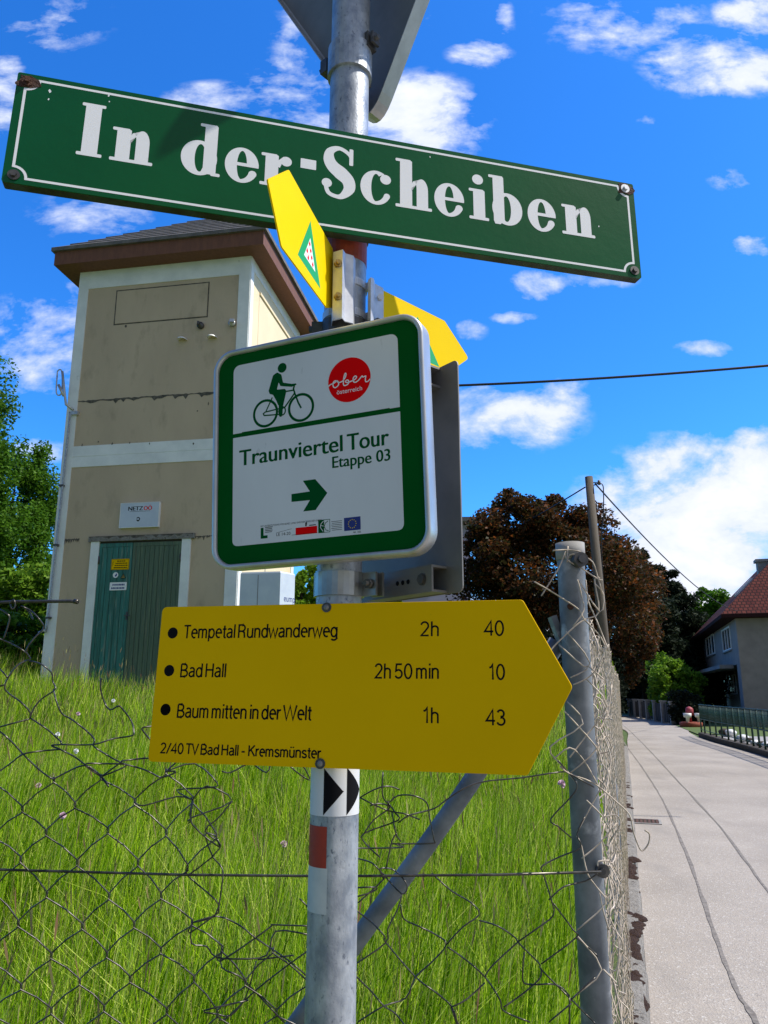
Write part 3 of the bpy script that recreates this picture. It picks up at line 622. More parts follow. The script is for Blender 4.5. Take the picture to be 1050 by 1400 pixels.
def build_bike_sign():
    sc = .958; fr = Frame(Vector((-.0951 * sc, 1.0 * sc, 1.6 + .3284 * sc)), (.9176, -.3975, .0089), (-.0289, -.0445, .9986)); k = sc
    t = thing('cycle_route_sign', 'square white and green cycle route sign with cyclist and arrow in silver frame', 'cycle sign', fr.p(0, -161 * k))
    x0, x1, y0, y1 = -164.5 * k, 164.5 * k, -161.5 * k, 161.5 * k
    mb = MB(); slab(mb, fr, rrect(x0 + 3, y0 + 3, x1 - 3, y1 - 3, 27, 8), -2, 0); mb.build('green_panel', 'sign_green', t)
    mb = MB(); mb.loft([[fr.p(x, y, c) for x, y in rrect(x0 + d, y0 + d, x1 - d, y1 - d, 31 - d, 8)] for d, c in ((3, -24), (0.6, -23), (0, -21), (0, 1), (.6, 3.2), (2.2, 4.5), (4, 4.8), (5.8, 4.2), (7, 2.5), (7.4, 0), (7.4, -1.5))], True, True)
    mb.build('frame', 'alu', t)
    mb = MB(); slab(mb, fr, rrect(x0 + 3, y0 + 3, x1 - 3, y1 - 3, 27, 8), -22, -20.5); mb.build('back_plate', 'alu_dull', t)
    w0, w1, v0, v1 = -131.5 * k, 127.5 * k, -129 * k, 137 * k
    mb = MB(); slab(mb, fr, rrect(w0, 35 * k, w1, v1, 10, 5), 0, .3); slab(mb, fr, rpoly([(w0, v0), (w1, v0), (w1, 28 * k), (w0, 28 * k)], [9, 9, .5, .5]), 0, .3)
    # square off the corners beside the green bar
    slab(mb, fr, [(w0, 34 * k), (w0 + 14, 34 * k), (w0 + 14, 48 * k), (w0, 48 * k)], 0, .29); slab(mb, fr, [(w1 - 14, 34 * k), (w1, 34 * k), (w1, 48 * k), (w1 - 14, 48 * k)], 0, .29)
    mb.build('white_field', 'white_sheet', t)
    # cyclist; coordinates traced on the picture and laid on the plate
    dc = Decal(fr, .4)
    def q(x, y): return fr.px(340 + x / 5.8333, 480 + y / 5.8333)
    def L(pts, w, closed=False): dc.stroke([q(*p) for p in pts], w * k * .215, closed)
    for cx, cy in ((135, 497), (418, 450)):
        c = Vector(q(cx, cy)); dc.ring(c.x, c.y, 20.8 * k, 20.8 * k, 17.0 * k, 17.0 * k)
    c = q(268, 134); dc.poly(circ(c[0], c[1], 7.2 * k, 7.2 * k))
    dc.poly([q(*p) for p in rpoly([(160, 318), (195, 195), (228, 170), (262, 188), (275, 252), (345, 262), (378, 258), (384, 268), (345, 286), (255, 280), (240, 250), (226, 308), (290, 302), (302, 318), (275, 440), (270, 515), (258, 527), (243, 520), (240, 430), (196, 350), (168, 342)], [6, 20, 14, 18, 10, 2, 3, 3, 4, 10, 3, 3, 8, 8, 3, 4, 5, 5, 4, 8, 8], 4)])
    L([(350, 268), (366, 275), (358, 300), (368, 335), (398, 415), (420, 455)], 12); L([(300, 322), (362, 312)], 10); L([(368, 335), (285, 455)], 11)
    L([(190, 370), (140, 480)], 9); L([(215, 360), (240, 430)], 9); L([(130, 488), (235, 462), (280, 455)], 9); L([(250, 505), (125, 515), (118, 500), (135, 486)], 9)
    c = Vector(q(268, 478)); dc.ring(c.x, c.y, 6.2 * k, 7 * k, 4.2 * k, 5 * k)
    dc.build('cyclist_pictogram', 'pict_green', t)
    dc = Decal(fr, .4)
    dc.text('Traunviertel', -121 * k, -14.5 * k, 163 * k, 22.5 * k); dc.text('Tour', 49.5 * k, -14.8 * k, 60 * k, 22.5 * k); dc.text('Etappe 03', 27 * k, -36 * k, 84 * k, 15.5 * k)
    # a second, slightly shifted printing thickens the strokes
    dc.text('Traunviertel', -119.6 * k, -14.3 * k, 163 * k, 22.5 * k); dc.text('Tour', 50.9 * k, -14.6 * k, 60 * k, 22.5 * k); dc.text('Etappe 03', 28.0 * k, -35.8 * k, 84 * k, 15.5 * k)
    dc.build('route_lettering', 'pict_green', t)
    dc = Decal(fr, .4); dc.poly([(a * k, b * k) for a, b in [(-36, -64.5), (-7.5, -64), (-18, -48), (1, -48), (19, -69), (1, -90.5), (-18, -90.5), (-7.5, -76), (-36, -75.5)]]); dc.build('direction_arrow', 'pict_green', t)
    dc = Decal(fr, .4); dc.poly(circ(55 * k, 84 * k, 32 * k, 31.5 * k, 48)); disc = dc.build('red_disc', 'red_print', t)
    dc = Decal(fr, .6)
    def s(x, y): return fr.px(340 + x / 5.8333, 480 + y / 5.8333)
    for path, w in (([(637, 283), (655, 268), (680, 258), (700, 242), (690, 238), (675, 255), (677, 285), (695, 292), (718, 270), (715, 245), (703, 238), (720, 252), (748, 243)], 1.5),
                    ([(748, 243), (770, 215), (778, 185), (770, 180), (760, 215), (757, 265), (770, 276), (795, 262), (798, 238), (785, 232), (772, 245), (790, 252), (815, 243)], 1.5),
                    ([(815, 243), (845, 230), (862, 208), (850, 200), (835, 218), (838, 245), (858, 248), (885, 225), (905, 200), (912, 208), (935, 200), (932, 222), (935, 245), (955, 240), (970, 222)], 1.5)):
        dc.stroke([tuple(p) for p in smooth_path([s(*p) for p in path], 5)], w * k)
    dc.text('österreich', 36 * k, 66 * k, 38 * k, 6.2 * k); dc.build('disc_lettering', 'white_print', disc)
    # small row of logos
    dc = Decal(fr, .4); dc.text('MIT UNTERSTÜTZUNG VON BUND, LAND UND EUROPÄISCHER UNION', -85 * k, -106 * k, 95 * k, 2.4 * k); dc.rect(-36 * k, -121.5 * k, 3.5 * k, -121 * k)
    dc.text('LE 14-20', -60 * k, -120.5 * k, 22 * k, 4 * k); dc.stroke([(-60 * k, -116 * k), (-36 * k, -112.5 * k)], .4)
    for i in range(4): dc.rect(-78 * k, (-107.5 - 2.2 * i) * k, (-66 - (i % 2)) * k, (-106.6 - 2.2 * i) * k)
    for i in range(6): dc.rect((24 + i % 2) * k, (-109 - 2.3 * i) * k, 40 * k, (-108.4 - 2.3 * i) * k)
    dc.poly([(-15 * k, -111 * k), (-13 * k, -111 * k), (-12 * k, -105.5 * k), (-15 * k, -106.5 * k)]); dc.rect(-9 * k, -111 * k, 1 * k, -109.8 * k); dc.text('NR. 1305', 56 * k, -127 * k, 11 * k, 2.4 * k)
    dc.build('logo_lettering', 'ink', t)
    dc = Decal(fr, .4); dc.poly([(a * k, b * k) for a, b in [(-85, -107), (-80.5, -107), (-80.5, -118), (-74, -118), (-74, -122), (-85, -122)]]); dc.build('green_logo', 'pict_green', t)
    dc = Decal(fr, .4); dc.rect(-30 * k, -122 * k, 3 * k, -112 * k); dc.build('red_logo', 'red_print', t)
    dc = Decal(fr, .4); dc.stroke([(5 * k, -122 * k), (22 * k, -122 * k), (22 * k, -105 * k), (5 * k, -105 * k)], .7, True); dc.rect(5 * k, -122 * k, 13.5 * k, -105 * k)
    dc.stroke([(19.5 * k, -107 * k), (15.5 * k, -109.5 * k), (13.5 * k, -114 * k), (16 * k, -119 * k), (20 * k, -120 * k)], .9); dc.build('square_logo', 'pict_green', t)
    dc = Decal(fr, .65); dc.stroke([(13 * k, -106.5 * k), (9 * k, -110 * k), (8 * k, -115 * k), (12 * k, -120.5 * k)], .7); dc.stroke([(8 * k, -112 * k), (13 * k, -113.5 * k)], .6); dc.build('square_logo_lines', 'white_print', t)
    dc = Decal(fr, .4); dc.rect(43 * k, -123 * k, 67 * k, -105.5 * k); fl = dc.build('blue_flag', 'blue_print', t)
    dc = Decal(fr, .6)
    for i in range(12): a = 2 * math.pi * i / 12; dc.poly(circ((55 + 5.6 * math.cos(a)) * k, (-114.3 + 5.6 * math.sin(a)) * k, .75 * k, None, 5))
    dc.build('flag_stars', 'yellow', fl)
    # two pipe clamps with lugs behind the frame
    for name, ya, yb in (('lower_clamp', 812, 779), ('upper_clamp', 445, 428)):
        ha = at(455, ya, .975).z - 1.6; hb = at(455, yb, .975).z - 1.6; hm = (ha + hb) / 2
        mb = MB(); mb.band(pole_pt(ha), pole_pt(hb), .0335, .0301)
        c = pole_pt(hm) + Vector((.036, -.012, 0)); ax = (Vector((.80, -.6, 0)), Vector((.6, .80, 0)), Vector((0, 0, 1)))
        mb.box(c + ax[0] * .006, (.022, .004, hb - ha), ax); mb.box(c + ax[0] * .010 + ax[1] * .012, (.018, .004, hb - ha), ax)
        cl = mb.build(name, 'clamp' if name == 'lower_clamp' else 'dark_steel', t)
        mb = MB(); mb.cyl(c + ax[0] * .008 - ax[1] * .014, c + ax[0] * .008 + ax[1] * .022, .0035, 8); mb.cyl(c + ax[0] * .008 - ax[1] * .008, c + ax[0] * .008 - ax[1] * .0025, .0065, 6); mb.build('clamp_bolt', 'dark_steel', cl)
        if name == 'upper_clamp':
            mb = MB(); c2 = pole_pt(hm) + Vector((-.038, -.006, 0)); mb.box(c2, (.016, .012, hb - ha)); mb.cyl(c2 + Vector((-.012, 0, 0)), c2 + Vector((.006, 0, 0)), .005, 8); mb.build('clamp_lug', 'dark_steel', cl)
build_bike_sign()

def build_hiking_sign():
    sc = .977; fr = Frame(Vector((-.071 * sc, 1.0 * sc, 1.6 + .0109 * sc)), (.966, -.2582, -.0096), (.0208, .0409, .9989)); k = sc
    t = thing('hiking_sign', 'large yellow arrow-shaped hiking signpost board listing three destinations with times', 'hiking sign', fr.p(0, -103 * k))
    out = rpoly([(a * k, b * k) for a, b in [(-246, -102), (247, -102), (302, -2), (247, 102), (-247, 102)]], [7, 5, 7, 6, 8], 5)
    mb = MB(); mb.loft([[fr.p(x * f, y * f, c) for x, y in out] for f, c in ((.9978, -2.4), (1, -1.9), (1, -.55), (.9976, 0))], True, False, True); mb.build('board', 'yellow_old', t)
    dc = Decal(fr, .1)
    rows = [('Tempetal Rundwanderweg', -210, 58.5, 10, 18, 66), ('Bad Hall', -210, 7, -143, 18, 15.5), ('Baum mitten in der Welt', -209.5, -45.5, -21, 18, -35.5)]
    GL[' '] = (.13, [])
    for body, xa, y, xb, ch, dy in rows:
        dc = Decal(fr, .1); narrow_text(dc, body, xa * k, y * k, xb * k, ch * k); dc.build('destination_lettering', 'ink', t)
        dc = Decal(fr, .1); dc.poly(circ(-227 * k, dy * k, 7.6 * k, 7.6 * k)); dc.build('bullet_dot', 'ink', t)
    GL[' '] = (.14, [])
    for body, xa, y, xb in (('2h', 119, 58.5, 143), ('2h 50 min', 61, 6.5, 143), ('1h', 123, -46, 143), ('40', 199.5, 58.5, 223.5), ('10', 204, 6, 223.5), ('43', 200, -47, 223.5)):
        narrow_text(dc, body, xa * k, y * k, xb * k, 18.5 * k, .122); dc.build('time_lettering', 'ink', t); dc = Decal(fr, .1)
    narrow_text(dc, '2/40 TV Bad Hall - Kremsmünster', -229 * k, -91 * k, -6 * k, 13.2 * k, .15)
    dc.build('footer_lettering', 'ink', t)
    for y in (97, -97):
        mb = MB(); slab(mb, fr, circ(-6 * k, y * k, 6.3, None, 18), .1, 1.2); b = mb.build('bolt', 'dark_steel', t)
        mb = MB(); mb.dome(fr.p(-6 * k, y * k, 1.2), fr.n, .0040, .003, 10); mb.build('bolt_head', 'alu_dull', b)
    # back rail that carries the board and is clamped to the post
    mb = MB(); u0 = (pole_pt(0) - fr.o).dot(fr.u) * 1000
    for y in (70, -70):
        mb = MB(); mb.band(pole_pt(fr.p(0, y * k).z - 1.6 - .01), pole_pt(fr.p(0, y * k).z - 1.6 + .01), .0325, .0301); mb.build('pipe_clamp', 'galv', t)
build_hiking_sign()

# small yellow trail arrows and their bracket
def build_trail_arrows():
    hm = at(480, 385, .975).z - 1.6
    t = thing('trail_bracket', 'silver steel bracket with two hose clamps round the post above the cycle sign', 'bracket', pole_pt(hm - .055))
    h0 = at(475, 440, .97).z - 1.6; h1 = at(462, 337, .97).z - 1.6; zc = 1.6 + (h0 + h1) / 2; hh = h1 - h0
    p = lambda px, Y: at(px, 388, Y).xy
    mb = MB(); path = [p(454, .985), p(455, .965), p(468, .958), p(472, .968), p(483, .974), p(486, .986)]
    A = [Vector((a.x, a.y, 1.6 + h0)) for a in path]; B = [Vector((a.x, a.y, 1.6 + h1 - .012)) for a in path]
    A2 = [a + Vector((0, .003, 0)) for a in A]; B2 = [a + Vector((0, .003, 0)) for a in B]
    mb.loft([A, B, B2, A2, A], False, False); mb.build('left_channel', 'steel', t)
    mb = MB(); pr = [p(503, .99), p(507, .982), p(511, .986), p(513, 1.0), p(524, 1.012), p(525, 1.03)]
    hr0 = at(515, 445, .99).z - 1.6; hr1 = at(515, 383, .99).z - 1.6
    A = [Vector((a.x, a.y, 1.6 + hr0)) for a in pr]; B = [Vector((a.x, a.y, 1.6 + hr1)) for a in pr]
    A2 = [a + Vector((0, .003, 0)) for a in A]; B2 = [a + Vector((0, .003, 0)) for a in B]
    mb.loft([A, B, B2, A2, A], False, False); mb.build('right_channel', 'steel', t)
    for py in (380, 422):
        h = at(495, py, .98).z - 1.6; mb = MB(); mb.band(pole_pt(h - .0055), pole_pt(h + .0055), .0318, .0301, 40)
        for k in range(26):
            a = R(-130 + k * 5); c = pole_pt(h) + Vector((math.cos(a), math.sin(a), 0)) * .0320; mb.box(c, (.0008, .0014, .0075), (Vector((math.cos(a), math.sin(a), 0)), Vector((-math.sin(a), math.cos(a), 0)), Vector((0, 0, 1))))
        c = pole_pt(h) + Vector((.026, -.021, 0)); mb.box(c + Vector((.010, .016, 0)), (.008, .012, .012), (Vector((.77, -.64, 0)), Vector((.64, .77, 0)), Vector((0, 0, 1)))); mb.build('hose_clamp', 'steel', t)
    for py in (362, 407):
        c = at(461.5, py, .963); mb = MB(); n = Vector((.25, -.97, 0)); mb.cyl(c, c + n * .006, .0055, 6); mb.cyl(c, c + n * .010, .003, 8); mb.build('hex_bolt', 'brass', t)
    c = at(519, 408, 1.0); mb = MB(); mb.cyl(c, c + Vector((.3, -.95, 0)) * .006, .005, 6); mb.build('hex_bolt', 'steel', t)
    # left arrow: points towards the street, its sunlit face to the right
    u = Vector((.25, .968, 0)); p0 = at(455, 380, .985)
    fr = Frame(p0, u, (0, 0, 1))
    out = [fr.px(*q) for q in ((455, 340), (395, 232), (366, 245), (385, 337), (447, 421), (455, 421))]
    la = thing('trail_arrow', 'small yellow trail arrow with green triangle overlapping the street name plate', 'trail arrow', fr.p(*out[3]), 'small yellow trail arrows')
    mb = MB(); slab(mb, fr, rpoly(out, [1, 6, 4, 6, 1, 1], 3), -2, 0); mb.build('plate', 'yellow', la)
    def tri(fr, par, P, sgn=1):
        a = [Vector(fr.px(*q)) if sgn else Vector(q) for q in P]; c = (a[0] + a[1] + a[2]) / 3
        dc = Decal(fr, .1); dc.poly([tuple(q) for q in a]); e = dc.build('green_triangle', 'emerald', par)
        dc = Decal(fr, .25); b = [c + (q - c) * .5 for q in a]; dc.poly([tuple(q) for q in b]); dc.build('white_triangle', 'white_print', e)
        dc = Decal(fr, .4)
        for i in range(1, 5):
            for j in range(5 - i):
                if (i + 0) % 2 and i + j < 5:
                    pt = lambda i, j: b[0] + (b[1] - b[0]) * (i / 5) + (b[2] - b[0]) * (j / 5)
                    dc.poly([tuple(pt(i - .5 + .1, j + .15)), tuple(pt(i + .4, j + .15)), tuple(pt(i + .4 - .3, j + .75)), tuple(pt(i - .5, j + .75))])
        dc.build('red_dots', 'red_print', e)
    tri(fr, la, ((424.5, 302), (407, 348), (438, 395)))
    # right arrow: points away from the street
    u = Vector((.715, .699, 0)); p0 = at(523, 415, 1.02); fr = Frame(p0, u, (0, 0, 1))
    out = [fr.px(*q) for q in ((524, 397), (608, 438), (641, 490), (626, 512))]
    # lower half mirrors the upper one about the arrow's axis
    ymid = out[2][1]; ytop = out[1][1]; x_s = out[1][0]; x_t = out[2][0]
    hh2 = (out[0][1] - ymid)
    out = [(0, hh2), (x_s, hh2), (x_t, 0), (x_s, -hh2), (0, -hh2)]; fr = Frame(fr.p(0, ymid), u, (0, 0, 1))
    ra = thing('trail_arrow', 'small yellow trail arrow half hidden behind the upper right corner of the cycle sign', 'trail arrow', fr.p(0, -hh2), 'small yellow trail arrows')
    mb = MB(); slab(mb, fr, rpoly(out, [1, 6, 6, 6, 1], 3), -2, 0); mb.build('plate', 'yellow', ra)
    tp = Vector(fr.px(571, 433)); rr = Vector(fr.px(597, 500))
    wd = abs(rr.x - tp.x) * 1.15
    tri(fr, ra, [(tp.x, tp.y), (tp.x - wd, rr.y), (tp.x + wd, rr.y)], 0)
build_trail_arrows()

def build_yield_sign():
    th = R(-42); u = Vector((math.cos(th), math.sin(th), 0)); d = ray(512, 181); A = EYE + d * (1.062 / d.y)
    fr = Frame(A, u, (0, 0, 1)); Ls = 604.0
    t = thing('give_way_sign', 'triangular traffic sign seen from its grey back at the top of the post', 'traffic sign', A)
    def tri(d): return rpoly([(0, 2 * d), (Ls / 2 - d * 1.73, Ls * .866 - d), (-Ls / 2 + d * 1.73, Ls * .866 - d)], 34 - d, 7)
    mb = MB(); slab(mb, fr, tri(4), -9, -7.5); mb.build('panel', 'alu_dull', t)
    mb = MB(); mb.loft([[fr.p(x, y, c) for x, y in tri(dd)] for dd, c in ((3.9, -10), (0, -10), (0, 15), (1.5, 15), (1.5, -7), (3.9, -7))], True, False); mb.build('flange', 'alu', t)
    for py0, py1 in ((86, 48),):
        ha = at(475, py0, .98).z - 1.6; hb = at(475, py1, .98).z - 1.6; mb = MB(); mb.band(pole_pt(ha), pole_pt(hb), .0345, .0301); cl = mb.build('pipe_clamp', 'galv', t)
        hm = (ha + hb) / 2; c = at(505, (py0 + py1) / 2 - 8, 1.0); mb = MB(); ax = (u, Vector((-u.y, u.x, 0)), Vector((0, 0, 1)))
        mb.box(c, (.012, .020, .026), ax); mb.box(c + u * .012, (.004, .016, .02), ax); mb.cyl(c - u * .014, c + u * .02, .004, 8); mb.cyl(c - u * .012, c - u * .006, .007, 6); mb.build('clamp_lug', 'dark_steel', cl)
        mb = MB(); c2 = at(447, 94, 1.03); mb.box(c2, (.014, .016, .024), ax); mb.cyl(c2 - u * .012, c2, .006, 6); mb.build('clamp_bolt', 'dark_steel', cl)
        mb = MB(); a = pole_pt(hm) + u * .0 + Vector((0, .036, 0)); mb.box(a + Vector((.0, .008, 0)), (.07, .02, .03), ax); mb.build('cross_rail', 'alu_dull', cl)
build_yield_sign()

def build_back_sign():
    u = Vector((.622, -.783, 0)); fr = Frame(at(629, 650, .962), u, (0, 0, 1))
    y1 = fr.px(625, 491)[1]; y0 = fr.px(632, 809)[1]
    t = thing('square_sign', 'square traffic plate seen from its plain grey back behind the cycle sign', 'traffic sign', fr.p(-150, y0))
    mb = MB(); slab(mb, fr, rrect(-(y1 - y0), y0, 0, y1, 8, 4), -2, 0); mb.build('plate', 'alu_dull', t)
    for pa, pb, nm in ((776, 812, 'lower_channel'), (503, 530, 'upper_channel')):
        ya = fr.px(604, pb)[1]; yb = fr.px(602, pa)[1]; mb = MB(); xe = -28 if nm == 'lower_channel' else -34; xs = -165
        for (c0, c1, a, b) in ((24, 27, ya, yb), (.2, 24, ya, ya + 3), (.2, 24, yb - 3, yb)): slab(mb, fr, [(xs, a), (xe, a), (xe, b), (xs, b)], c0, c1)
        ch = mb.build(nm, 'alu_dull', t)
        if nm == 'lower_channel':
            for x in (-74, -63, -52):
                mb = MB(); slab(mb, fr, circ(x - 22, (ya + yb) / 2, 3.2, None, 12), 27.0, 27.4); mb.build('hole', 'ink', ch)
            mb = MB(); bolt(mb, fr, -46, (ya + yb) / 2, 27, 6.5, 3, 8); mb.build('channel_bolt', 'dark_steel', ch)
        h = fr.p(0, (ya + yb) / 2).z - 1.6
        mb = MB(); mb.band(pole_pt(h - .012), pole_pt(h + .012), .0328, .0301); c = pole_pt(h) + Vector((.03, .03, 0)); mb.box(c, (.02, .05, .024), (Vector((.7, .7, 0)), Vector((-.7, .7, 0)), Vector((0, 0, 1)))); mb.build('pipe_clamp', 'galv', t)
build_back_sign()

# ------------------------------------------------------------------ fences with wire netting
FY = 1.345
def fpx(x, y, z0, sc): return at(z0[0] + x / sc, z0[1] + y / sc, FY + .008 * math.sin(x * .031 + y * .017))
def build_near_fence():
    top = at(779, 744, 1.385); bot = at(816, 1400, 1.385); d = (bot - top); base = top + d * ((0.05 - top.z) / d.z)
    t = thing('chain_link_fence', 'torn chain-link fence with thick corner post and slanting brace in front of meadow', 'fence', Vector((base.x, base.y, 0.05)))
    mb = MB(); mb.tube([base, top + (base - top) * .02, top + (base - top) * .002, top], [.0245, .0245, .0255, .0245], 32); po = mb.build('corner_post', 'galv_post', t)
    mb = MB(); mb.tube([top + Vector((0, 0, -.03)), top + Vector((0, 0, .001))], .0262, 32); mb.build('post_cap', 'pale_post', po)
    c = at(780, 829, 1.357); mb = MB(); mb.dome(c, (-.02, -1, 0), .0062, .004, 12); mb.build('rivet', 'rust', po)
    c = at(791, 766, 1.353); mb = MB(); mb.cyl(c + Vector((.0, .01, 0)), c + Vector((.002, -.012, 0)), .013, 14); mb.cyl(c + Vector((.002, -.012, 0)), c + Vector((.003, -.018, 0)), .007, 12); mb.build('tensioner', 'dark_steel', po)
    c = at(822, 1190, 1.36); mb = MB(); mb.cyl(c + Vector((.0, .012, 0)), c + Vector((.002, -.006, 0)), .011, 14); mb.cyl(c + Vector((0, -.006, 0)), c + Vector((0, -.011, 0)), .005, 10); mb.build('tensioner', 'dark_steel', po)
    mb = MB(); a = at(762, 878, 1.43); b = at(640, 1075, 1.45); e = at(490, 1283, 1.49); f = at(405, 1400, 1.52); g = f + (f - e) * 2.6
    mb.tube(smooth_path([a, b, e, f, g], 6), .0165, 22); br = mb.build('brace', 'galv_post', t)
    mb = MB(); c = at(764, 868, 1.405); mb.box(c, (.012, .03, .07), (Vector((.9, .3, .3)).normalized(), Vector((0, 1, 0)), Vector((-.3, 0, .95)))); mb.build('brace_lug', 'galv_post', br)
    mb = MB(); mb.tube([at(-330, 1189, FY), at(0, 1189, FY), at(250, 1196, FY), at(460, 1198, FY), at(680, 1196, FY), at(822, 1192, FY)], .0021, 6); mb.build('tension_wire', 'wire', t)
    mb = MB(); mb.tube([at(-330, 832, FY), at(0, 824, FY), at(18, 823, FY), at(96, 822, FY), at(106, 823, FY)], .0030, 7); mb.cyl(at(101, 822, FY), at(107, 823, FY), .0042, 8); mb.build('tension_wire', 'wire', t)
    # netting: regular diamonds lower left, torn and bent strands elsewhere
    W = MB()
    def wire(pts, r=.0016): W.tube(pts, r * .8, 5)
    hole = [(-400, 700), (-5, 1048), (60, 1050), (120, 1040), (180, 1047), (250, 1052), (318, 1075), (300, 1120), (306, 1190), (290, 1262), (345, 1285), (392, 1300), (432, 1290), (432, 700)]
    def inside(x, y):
        c = False
        for i in range(len(hole)):
            (x1, y1), (x2, y2) = hole[i - 1], hole[i]
            if (y1 > y) != (y2 > y) and x < (x2 - x1) * (y - y1) / (y2 - y1) + x1: c = not c
        return c
    nd = {}
    def node(i, j):
        if (i, j) not in nd:
            x = 28 + 39 * i + 5 * math.sin(i * 1.3 + j * .8) + random.uniform(-2.5, 2.5); y = 1021 + 40.5 * j - .012 * x + 5 * math.sin(j * 1.1 + i * .5) + random.uniform(-2.5, 2.5)
            nd[i, j] = (x, y)
        return nd[i, j]
    for i in range(-9, 11):
        run = []
        for j in range(0, 16):
            ii = i if j % 2 == i % 2 else i + 1
            x, y = node(ii, j)
            ok = not inside(x, y) and x < 425
            if ok: run.append((x, y, ii == i))
            if (not ok or j == 15):
                if len(run) > 1:
                    pts = []
                    for q in range(len(run)):
                        x, y, lf = run[q]; off = 1.6 if lf else -1.6
                        p = at(x - off * .6, y - 3.4, FY + (.0016 if lf else -.0016)); p2 = at(x - off * .6, y + 3.4, FY + (-.0016 if lf else .0016))
                        pts += [p, p2]
                        if q < len(run) - 1:
                            xn, yn, _ = run[q + 1]; sx = 2.0 * (1 if xn > x else -1)
                            pts.append(at((x + xn) / 2 + sx * .8, (y + yn) / 2 - 2.0, FY))
                    wire(pts)
                run = []
    allnodes = list(nd.values())
    def snap(pts, A):
        out = list(pts)
        for e in (0, -1):
            x, y = A[0][0] + out[e][0] / A[1], A[0][1] + out[e][1] / A[1]
            if y < 1030 or x > 330: continue
            c = min((q for q in allnodes if not inside(*q) and q[0] < 425), key=lambda q: (q[0] - x) ** 2 + (q[1] - y) ** 2)
            if 9 < (c[0] - x) ** 2 + (c[1] - y) ** 2 < 52 ** 2:
                p = ((c[0] - A[0][0]) * A[1], (c[1] - A[0][1]) * A[1])
                if e: out.append(p)
                else: out.insert(0, p)
        return out
    A = (0, 800), 4.565
    for pts in ([(130, 130), (200, 165), (265, 240), (268, 275), (215, 330), (165, 400), (175, 440), (190, 460), (165, 470)], [(20, 345), (90, 375), (160, 420), (185, 450)], [(-200, 200), (-90, 290), (20, 345)],
                [(165, 470), (100, 510), (50, 580), (28, 640), (60, 680), (130, 730), (185, 790), (188, 830)], [(180, 475), (250, 490), (320, 545), (328, 600), (345, 635), (335, 660), (260, 710), (210, 770), (188, 830)],
                [(335, 650), (350, 720), (385, 800), (450, 840), (540, 910), (590, 965), (585, 1005), (650, 1050), (760, 1110), (880, 1145), (940, 1170), (1010, 1200), (1100, 1165)], [(188, 830), (280, 890), (340, 940), (385, 990), (320, 1000), (375, 1025), (470, 1075), (530, 1120), (620, 1180), (680, 1260)],
                [(385, 995), (580, 995), (700, 960), (820, 940), (835, 915), (820, 850), (770, 780), (740, 755), (690, 778), (655, 740), (630, 660), (628, 600), (635, 580)], [(-150, 930), (0, 885), (90, 860), (185, 835)], [(-120, 850), (0, 915), (80, 985), (145, 1055), (220, 1130), (290, 1187)],
                [(-120, 1250), (0, 1160), (70, 1110), (145, 1055), (260, 1035), (375, 1025)], [(530, 1120), (640, 1115), (790, 1125)], [(750, 1110), (780, 1095), (940, 1080), (1040, 1100), (1120, 1080)], [(380, 1187), (530, 1125)], [(-100, 450), (0, 525), (50, 580)], [(-100, 650), (0, 630), (28, 620)],
                [(960, 880), (890, 890), (900, 920), (960, 985), (1030, 1040)], [(0, 150), (40, 175), (60, 215), (20, 345)], [(150, 140), (185, 170), (205, 215)], [(60, 115), (85, 90), (95, 130), (75, 150), (65, 120)]):
        wire([fpx(x, y, *A) for x, y in smooth_path(snap(pts, A), 4)], .00175)
    A = (0, 1040), 2.442
    for pts in ([(640, 610), (690, 620), (720, 655), (800, 662), (890, 650), (920, 570), (1025, 580)], [(905, 548), (1025, 552)], [(735, 670), (890, 565), (905, 548)], [(725, 520), (800, 550), (850, 590), (960, 665), (1025, 720)], [(860, 665), (980, 650)],
                [(740, 690), (800, 720), (850, 770), (950, 875)], [(1050, 620), (965, 680), (850, 770), (750, 865)], [(855, 670), (820, 790), (770, 850)], [(680, 835), (830, 800)], [(590, 98), (700, 90), (725, 75), (650, 10)], [(590, 120), (480, 150)], [(690, 85), (775, 135), (640, 190), (635, 205)],
                [(775, 135), (730, 190), (685, 235), (735, 290), (628, 382)], [(685, 245), (710, 320), (742, 360), (740, 420), (718, 515)], [(640, 210), (735, 290)], [(628, 385), (720, 465), (730, 500), (718, 515), (632, 575)], [(1000, 460), (1040, 500)], [(740, 35), (770, 40), (830, 10), (900, 0), (890, 40), (850, 15)], [(970, 20), (1000, 45), (1035, 65), (1020, 30), (1000, 5)]):
        wire([fpx(x, y, *A) for x, y in smooth_path(snap(pts, A), 3)], .0016)
    A = (400, 1020), 3.685
